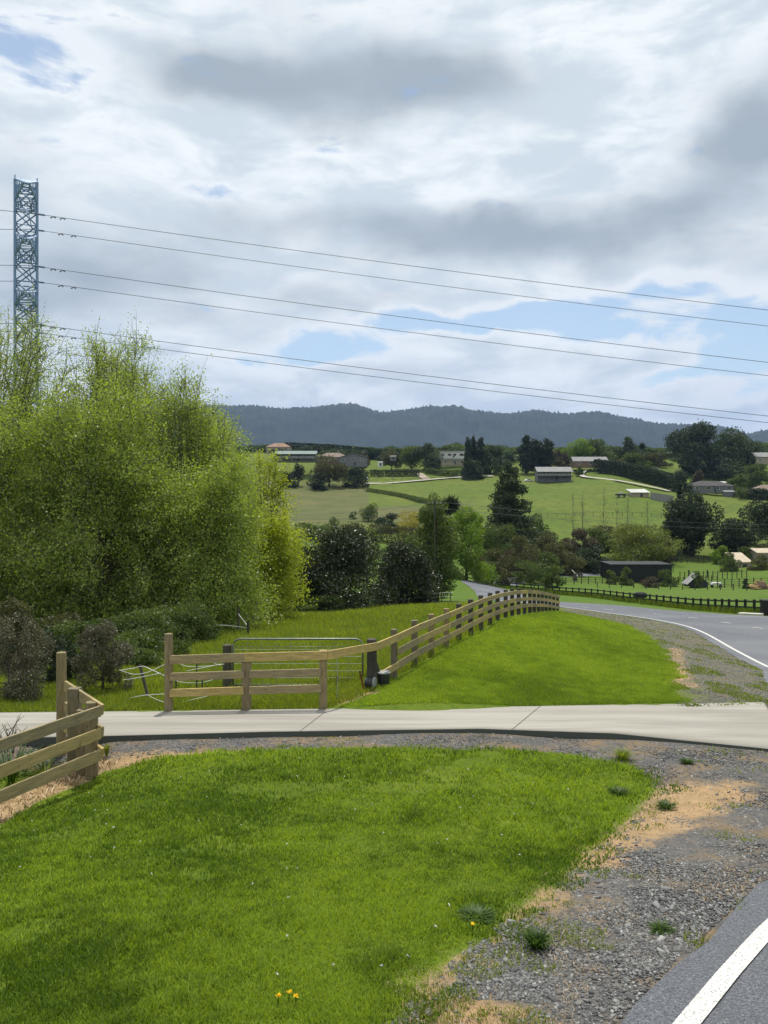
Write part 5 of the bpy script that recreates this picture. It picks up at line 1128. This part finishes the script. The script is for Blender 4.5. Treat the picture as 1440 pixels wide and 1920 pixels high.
tg = empty('black_trough', gp(1200,99)); tag(tg, 'low black oval trough on the grass behind the black fence', 'trough'); mb = MB(); mb.tube([(-.8,0,.25),(-.3,0,.27),(.3,0,.27),(.8,0,.25)], [.3,.42,.42,.3], 12); mb.build('tank', M_BLACK, tg)
br_ = empty('broken_rail', gp(1012,128)); tag(br_, 'fallen pale rail propped on a post near the left end of the black fence', 'rail'); mb = MB(); mb.bar((-.9,0,1.15),(.9,0,.55),.05,.12); mb.build('board', M_TAN, br_); mb = MB(); mb.box(-.95,-.8,.05,.2,-.1,1.2); mb.build('post', M_DPOST, br_)
lg = empty('leaning_log', gp(1082,140)); tag(lg, 'pale stripped log leaning on a dark stump left of the black barn', 'log'); mb = MB(); mb.tube([(-.9,0,2.0),(.1,0,.9)], [.09,.12], 7); mb.build('trunk', M_TAPE, lg); mb = MB(); mb.tube([(-.3,.2,-.1),(-.3,.2,1.4)], [.45,.35], 9); mb.build('stump', M_DPOST, lg)

# pale drives on the hillside
def track(label_name, pts, w, m, lift=.12):
    P = smooth_poly([(X(p,Y),Y) for p,Y in pts], 1.5); tag(strip(label_name, [offs(P,-w/2), P, offs(P,w/2)], m, lift), kind='structure')
M_TRACK = mat('track_gravel', (.42,.39,.34), (.34,.31,.27), .3, .9, world=True)
track('farm_road', [(1112,418),(1096,410),(1090,396),(1098,382),(1130,368),(1185,348),(1256,326)], 2.6, M_TRACK, .6)
track('hill_road', [(676,386),(720,384),(790,388),(850,392),(925,398)], 3.6, M_TRACK, .25)
track('hill_drive', [(800,392),(792,405),(784,420)], 4.0, mat('track_dirt', (.34,.28,.22), (.26,.21,.17), .3, .9, world=True), .3)

# ------------------------------------------------------------------ utility pole and power lines
M_LINE = mat('power_cable', (.10,.11,.12), (.08,.08,.09), 1, .6)
def upole(label, px, Y, top, wires=None):
    p = gp(px, Y); t = empty('utility_pole', p); tag(t, label, 'utility pole'); H = Z(top,Y)-p.z
    mb = MB(); mb.tube([(0,0,-.3),(0,0,H)], [.075,.055], 9); mb.build('pole', M_DPOST, t); mb = MB(); mb.bar((-.6,-.12,H-.45),(.6,-.12,H-.45),.06,.08); mb.build('cross_arm', M_DPOST, t)
    for xx in (-.5,-.2,.2,.5): mb = MB(); mb.tube([(xx,-.15,H-.39),(xx,-.15,H-.22)], .05, 7); mb.build('insulator', M_PLASG, t)
    return t, H
up_, uh = upole('wooden utility pole standing in the grey-green conifer', 815, 70, 936)
upole('small utility pole beside the hillside road', 737, 384, 868); upole('utility pole in front of the long dark hedge', 1140, 372, 868)
for k,(dz,) in enumerate(((-.2,),(-.75,))):
    a = Vector(up_.location)+Vector((0,0,uh+dz)); mb = MB(); n = 24
    e1 = P3(1500,120,984+8*k); e0 = P3(420,62,960+9*k)
    for (s,e) in ((a,e0),(a,e1)): mb.tube([s.lerp(e,i/n)-Vector((0,0,1.0*4*(i/n)*(1-i/n)*.6)) for i in range(n+1)], .014, 4, cap=False)
    o = mb.build('service_wire', M_LINE); tag(o, ('upper' if k == 0 else 'lower')+' thin wire strung low across the valley from the wooden utility pole', 'cable', 'low service wires')
# ------------------------------------------------------------------ pylon
M_STEEL = mat('pylon_steel', (.22,.32,.50), (.17,.25,.40), 2, .55, metal=.3, spec=.5)
PYY = 95.0; PYX = X(49, PYY); PYG = g1(PYX, PYY)
py = empty('pylon', (PYX, PYY, PYG), math.atan2(-PYX, PYY)); tag(py, 'tall lattice steel pylon rising behind the leafy trees at the left', 'pylon')
Ht = Z(345,PYY)-PYG; hw_top = 1.22
def hw(z): 
    f = z/Ht; return hw_top if f > .5 else hw_top+(1-f/.5)**1.1*2.6
legs = [(-1,-1),(1,-1),(1,1),(-1,1)]
for sx, sy in legs:
    mb = MB(); zs = np.linspace(-.3, Ht, 22)
    mb.tube([(sx*hw(max(z,0)), sy*hw(max(z,0)), z) for z in zs], .15, 5); mb.build('leg', M_STEEL, py)
mb = MB(); zl = [0]
while zl[-1] < Ht-.5: zl.append(zl[-1]+max(2*hw(zl[-1])*.92, 1.7))
zl[-1] = Ht
for za, zb_ in zip(zl[:-1], zl[1:]):
    a, b = hw(za), hw(zb_)
    for (s0, s1) in (((-1,-1),(1,-1)),((1,-1),(1,1)),((1,1),(-1,1)),((-1,1),(-1,-1))):
        A0 = (s0[0]*a,s0[1]*a,za); A1 = (s1[0]*a,s1[1]*a,za); B0 = (s0[0]*b,s0[1]*b,zb_); B1 = (s1[0]*b,s1[1]*b,zb_)
        mb.tube([A0,B1], .085, 4); mb.tube([A1,B0], .085, 4); mb.tube([B0,B1], .075, 4)
mb.build('bracing', M_STEEL, py)
def zz_(pyv): return Z(pyv,PYY)-PYG
for (wt, wb) in ((345,386),(446,486),(549,577)):
    for s in (-1,1):
        mb = MB(); zt_, zb2 = zz_(wt), zz_(wb); tip = Vector((0, s*5.2, (zt_*.35+zb2*.65)))
        h_ = hw_top
        for sx in (-1,1):
            for z_ in (zt_, zb2):
                mb.tube([(sx*h_, s*h_, z_), tip+Vector((sx*.25,0,.0))], .085, 5)
            for k in range(5):
                f0, f1 = k/5, (k+.5)/5
                top_ = lambda f: Vector((sx*h_, s*h_, zt_)).lerp(tip, f); bot_ = lambda f: Vector((sx*h_, s*h_, zb2)).lerp(tip, f)
                mb.tube([top_(f0), bot_(f1)], .05, 4); mb.tube([bot_(f1), top_(min(f0+.2,1))], .05, 4)
        for k in range(5):
            f = k/5; a_ = Vector((-h_, s*h_, zb2)).lerp(tip,f); b_ = Vector((h_, s*h_, zb2)).lerp(tip,f+.1); mb.tube([a_,b_], .05, 4); a_ = Vector((h_, s*h_, zt_)).lerp(tip,f); b_ = Vector((-h_, s*h_, zt_)).lerp(tip,f+.1); mb.tube([a_,b_], .05, 4)
        mb.build('cross_arm', M_STEEL, py)
mb = MB()
for sx in (-1,1): mb.tube([(sx*hw_top,0,Ht),(sx*hw_top,0,Ht+.9)], .07, 5)
mb.tube([(-hw_top,0,Ht+.25),(hw_top,0,Ht+.25)], .08, 5); mb.build('top_spikes', M_STEEL, py)
# conductors: 3 levels x near/far, strung to both sides
NAMES = ['highest','second highest','third highest','fourth highest','fifth highest','lowest']
WL = [(400,92.2,394),(430,97.8,430),(498,92.2,497),(527,97.8,527),(607,92.2,606),(622,97.8,622)]
for i,(y0_,Yw,yl) in enumerate(WL):
    x_att = X(60, Yw); t = empty('power_line', (x_att, Yw, Z(y0_,Yw))); tag(t, '%s of the six high-voltage wires crossing the sky from the pylon' % NAMES[i], 'power line', 'high-voltage wires')
    slope = (.146,.146,.146,.143,.140,.138)[i]
    for sgn in (1,-1):
        pts = []
        for q in np.linspace(0,1,60):
            if sgn > 0: px_ = 60+q*2300; dx_ = px_-60; yy = y0_+slope*dx_-1.05e-5*dx_*dx_
            else: px_ = 60-q*900; dx_ = 60-px_; yy = y0_+(yl-y0_)*min(dx_/60,1)-.00*dx_+8e-5*dx_*dx_*.3
            pts.append(rel(t, P3(px_, Yw, yy)))
        mb = MB(); mb.tube(pts, .033, 5, cap=False); mb.build('cable', M_LINE, t)
    mb = MB(); L0 = [(0,0,0)]; d_ = (rel(t,P3(120,Yw,y0_+slope*60))).normalized()
    for k in range(9): c = d_*(.3+k*.14); mb.tube([c, c+d_*.06], .12, 8)
    mb.build('insulator_string', M_STEEL, t)
    for off in ((2.5,3.6) if i % 2 == 0 else (3.6,5.2)):
        mb = MB(); c = d_*off; mb.tube([c-Vector((.3,0,.18)), c-Vector((0,0,.05)), c+Vector((.3,0,-.18))], [.09,.03,.09], 6); mb.build('vibration_damper', M_LINE, t)
    # hanger from the arm to the wire
    mb = MB(); tipw = Vector((PYX,PYY,PYG))
    zarm = Z((386,386,486,486,577,577)[i], PYY); mb.tube([(0,0,0), (X(54,Yw)-x_att, 0, zarm-t.location.z)], .05, 5); mb.build('jumper', M_LINE, t)

# ------------------------------------------------------------------ mountains
def hills():
    RID = [(-900,800),(-300,775),(0,768),(300,764),(460,762),(530,768),(570,766),(640,760),(660,758),(690,768),(715,775),(760,770),(800,763),(850,762),(900,772),(950,778),(1000,770),(1060,778),(1120,772),(1170,783),(1230,796),(1260,797),(1310,797),(1360,803),(1405,817),(1425,811),(1440,806),(1500,795),(1700,790),(2300,800)]
    th = np.radians(np.r_[np.arange(-60,-30,.4), np.arange(-30,30,.045), np.arange(30,60,.4)]); R = np.linspace(3300, 6400, 66)
    T, RR = np.meshgrid(th, R); px = 720+F*np.tan(th)
    t = (HY-np.interp(px, [p[0] for p in RID], [p[1] for p in RID]))/F*np.cos(th)
    peak = t*4800
    s = np.interp(R, [3300, 4800, 6400], [0, 1, 0]); s = s*s*(3-2*s)
    rid = 1+.0*T; x = RR*np.sin(T); y = RR*np.cos(T)
    z = peak[None,:]*s[:,None] + (fbm(x/420, y/420, 5, 3)-.5)*150*s[:,None]*(1-s[:,None])*3 + (fbm(x/75, y/75, 3, 13)-.5)*22*np.clip(s[:,None]*2,0,1)
    z += ((vnoise(T*700, RR/60, 23)-.5)*16+np.where(vnoise(T*900, RR/50, 29) > .84, 12, 0))*1.0*s[:,None]**3
    z += CZ
    n = len(th); i = (np.arange(n-1)[None,:]+(np.arange(len(R)-1)*n)[:,None]).ravel()
    m = mat('forest_hill', (.012,.022,.014), (.024,.036,.020), .012, .95, world=True, c3=(.014,.025,.014), s3=.05)
    o = np_mesh('hills', np.c_[x.ravel(), y.ravel(), z.ravel()], np.c_[i, i+1, i+n+1, i+n].ravel(), 4, m, smooth=True)
    tag(o, kind='structure')
hills()
# ------------------------------------------------------------------ air
def haze():
    mb = MB(); mb.box(-9800, 9800, -300, 9700, -60, 1000); m, nt, out = newmat('haze_air')
    v = N(nt, 'ShaderNodeVolumePrincipled'); v.inputs['Density'].default_value = HAZE; v.inputs['Color'].default_value = (.34,.52,.94,1); v.inputs['Anisotropy'].default_value = .2
    nt.links.new(v.outputs[0], out.inputs['Volume']); tag(mb.build('haze', m), kind='stuff')
HAZE = 6.2e-5
haze()
# ------------------------------------------------------------------ sky, sun, camera
SUN_AZ, SUN_EL = R_(4), R_(67)
def world():
    w = bpy.data.worlds.new('World'); SC.world = w; w.use_nodes = True; nt = w.node_tree; nt.nodes.clear()
    out = N(nt, 'ShaderNodeOutputWorld'); sky = N(nt, 'ShaderNodeTexSky', sky_type='NISHITA'); sky.sun_disc = False
    sky.sun_elevation = SUN_EL; sky.sun_rotation = SUN_AZ; sky.dust_density = .6; sky.ozone_density = 1.6
    tc = N(nt, 'ShaderNodeTexCoord'); sep = N(nt, 'ShaderNodeSeparateXYZ'); nt.links.new(tc.outputs['Generated'], sep.inputs[0])
    x, y, z = sep.outputs
    az = math_(nt, 'ARCTAN2', x, y)
    hyp = math_(nt, 'SQRT', math_(nt, 'ADD', math_(nt,'MULTIPLY',x,x), math_(nt,'MULTIPLY',y,y)))
    te = math_(nt, 'DIVIDE', z, math_(nt, 'MAXIMUM', hyp, .02)); te = math_(nt, 'MINIMUM', te, 6)
    # cloud layer coordinates: a plane overhead seen in perspective
    zz = math_(nt, 'ADD', math_(nt, 'MAXIMUM', z, 0), .16)
    cx = math_(nt, 'DIVIDE', x, zz); cy = math_(nt, 'DIVIDE', y, zz)
    cv = N(nt, 'ShaderNodeCombineXYZ'); nt.links.new(cx, cv.inputs[0]); nt.links.new(cy, cv.inputs[1])
    dv = N(nt, 'ShaderNodeCombineXYZ'); nt.links.new(az, dv.inputs[0]); nt.links.new(te, dv.inputs[1])
    dvs = N(nt,'ShaderNodeVectorMath', operation='MULTIPLY'); nt.links.new(dv.outputs[0], dvs.inputs[0]); dvs.inputs[1].default_value = (1,2.2,1)
    n1 = noise(nt, 1.5, 7, .52, cv.outputs[0], .25); 
    n2 = noise(nt, 7, 8, .58, dvs.outputs[0], .3)
    # warp the direction a little so that hand-placed masses get cloudy edges
    wn = N(nt, 'ShaderNodeTexNoise'); wn.inputs['Scale'].default_value = 7; wn.inputs['Detail'].default_value = 6; nt.links.new(dv.outputs[0], wn.inputs['Vector'])
    wsep = N(nt, 'ShaderNodeSeparateColor'); nt.links.new(wn.outputs['Color'], wsep.inputs[0])
    waz = math_(nt, 'ADD', az, math_(nt, 'MULTIPLY', math_(nt,'SUBTRACT', wsep.outputs[0], .5), .16))
    wte = math_(nt, 'ADD', te, math_(nt, 'MULTIPLY', math_(nt,'SUBTRACT', wsep.outputs[1], .5), .09))
    def blob(px, py, rx, ry, amp, rot=0.0):
        a0 = math.atan((px-720)/F); t0 = (HY-py)/F*math.cos(a0)
        dx = math_(nt,'SUBTRACT', waz, a0); dy = math_(nt,'SUBTRACT', wte, t0); c, s = math.cos(rot), math.sin(rot)
        u = math_(nt,'DIVIDE', math_(nt,'ADD', math_(nt,'MULTIPLY',dx,c), math_(nt,'MULTIPLY',dy,s)), rx/F)
        v = math_(nt,'DIVIDE', math_(nt,'SUBTRACT', math_(nt,'MULTIPLY',dy,c), math_(nt,'MULTIPLY',dx,s)), ry/F)
        r2 = math_(nt,'ADD', math_(nt,'MULTIPLY',u,u), math_(nt,'MULTIPLY',v,v))
        return math_(nt,'MULTIPLY', math_(nt,'EXPONENT', math_(nt,'MULTIPLY', r2, -1)), amp)
    def total(L, base=None):
        t = base
        for b in L:
            q = blob(*b); t = q if t is None else math_(nt,'ADD', t, q)
        return t
    gaps = total([(55,90,115,60,1.05),(385,352,80,20,.8),(630,645,110,34,1.2,-.1),(800,596,140,20,1.2,-.06),(1010,578,130,20,1.1),(1210,555,110,36,1.3),(1370,600,130,44,1.4),(930,612,110,14,.8),
                  (1410,660,80,34,1.2),(570,675,90,18,1.0),(1290,705,130,16,.8),(1410,738,90,16,1.0),(1150,612,90,18,.8),(480,690,60,10,.35),(980,745,120,8,.25)])
    clear = sstep(nt, math_(nt,'ADD', gaps, math_(nt,'MULTIPLY', math_(nt,'SUBTRACT', n2, .5), 3.9)), .42, 1.0)
    greyb = total([(640,175,330,75,.95,-.03),(420,130,200,50,.5),(900,140,200,60,.55),(960,440,330,58,1.0,-.04),(1200,400,200,50,.45),(1390,270,120,80,1.0,.1),(1420,180,60,60,.5),(330,510,260,70,.45),(120,480,160,80,.4),(560,420,200,40,.35),
                   (160,560,200,60,.35),(700,560,200,30,.3),(1330,760,200,12,.25),(820,350,200,30,-.35),(1000,640,170,28,-.5),(560,290,260,40,-.5),(1000,270,220,30,-.45),(200,240,200,60,-.4),(720,700,260,20,.15)])
    grey = sstep(nt, math_(nt,'ADD', greyb, math_(nt,'ADD', math_(nt,'MULTIPLY', math_(nt,'SUBTRACT', n1, .5), 2.3), math_(nt,'MULTIPLY', math_(nt,'SUBTRACT', n2, .5), 1.2))), -.08, 1.15)
    white = mixc(nt, sstep(nt, n2, .38, .62), (.66,.74,.79), (.94,.98,.985))
    cc = mixc(nt, grey, white, (.39,.45,.495))
    cc = mixc(nt, math_(nt,'MULTIPLY', sstep(nt, gaps, .05, .5), .7), cc, (.95,.98,.99))
    # low down everything goes a little bluer and greyer
    bg1 = N(nt, 'ShaderNodeBackground'); nt.links.new(mixc(nt, 1.0, sky.outputs[0], (.98,1.02,.96), 'MULTIPLY'), bg1.inputs[0]); bg1.inputs[1].default_value = .13
    bg2 = N(nt, 'ShaderNodeBackground'); nt.links.new(cc, bg2.inputs[0]); bg2.inputs[1].default_value = CLOUD
    # thin cloud veil over the gaps
    mix = N(nt, 'ShaderNodeMixShader'); nt.links.new(math_(nt,'MULTIPLY', clear, .78), mix.inputs[0]); nt.links.new(bg2.outputs[0], mix.inputs[1]); nt.links.new(bg1.outputs[0], mix.inputs[2])
    nt.links.new(mix.outputs[0], out.inputs[0])
CLOUD = .98
world()
sl = bpy.data.lights.new('sun', 'SUN'); sl.energy = 4.2; sl.angle = R_(.6); sl.color = (1.0,.95,.86)
so = bpy.data.objects.new('sun', sl); COL.objects.link(so)
sv = Vector((math.sin(SUN_AZ)*math.cos(SUN_EL), math.cos(SUN_AZ)*math.cos(SUN_EL), math.sin(SUN_EL)))
so.rotation_euler = (-sv).to_track_quat('-Z', 'Y').to_euler(); so.location = (0, 0, 60)
cam = bpy.data.cameras.new('camera'); co_ = bpy.data.objects.new('camera', cam); COL.objects.link(co_)
cam.sensor_fit = 'VERTICAL'; cam.sensor_height = 36; cam.lens = 36*F/1920; cam.clip_start = .1; cam.clip_end = 30000
co_.location = (0, 0, CZ); co_.rotation_euler = (PI/2, 0, 0); cam.shift_y = -(960-HY)/1920
SC.camera = co_
SC.view_settings.view_transform = 'Standard'; SC.view_settings.look = 'None'; SC.view_settings.gamma = 1; SC.view_settings.exposure = .1
SC.view_settings.use_curve_mapping = False
SC.cycles.max_bounces = 6; SC.cycles.transparent_max_bounces = 6; SC.cycles.volume_bounces = 0; SC.cycles.volume_max_steps = 64
SC.cycles.use_denoising = True
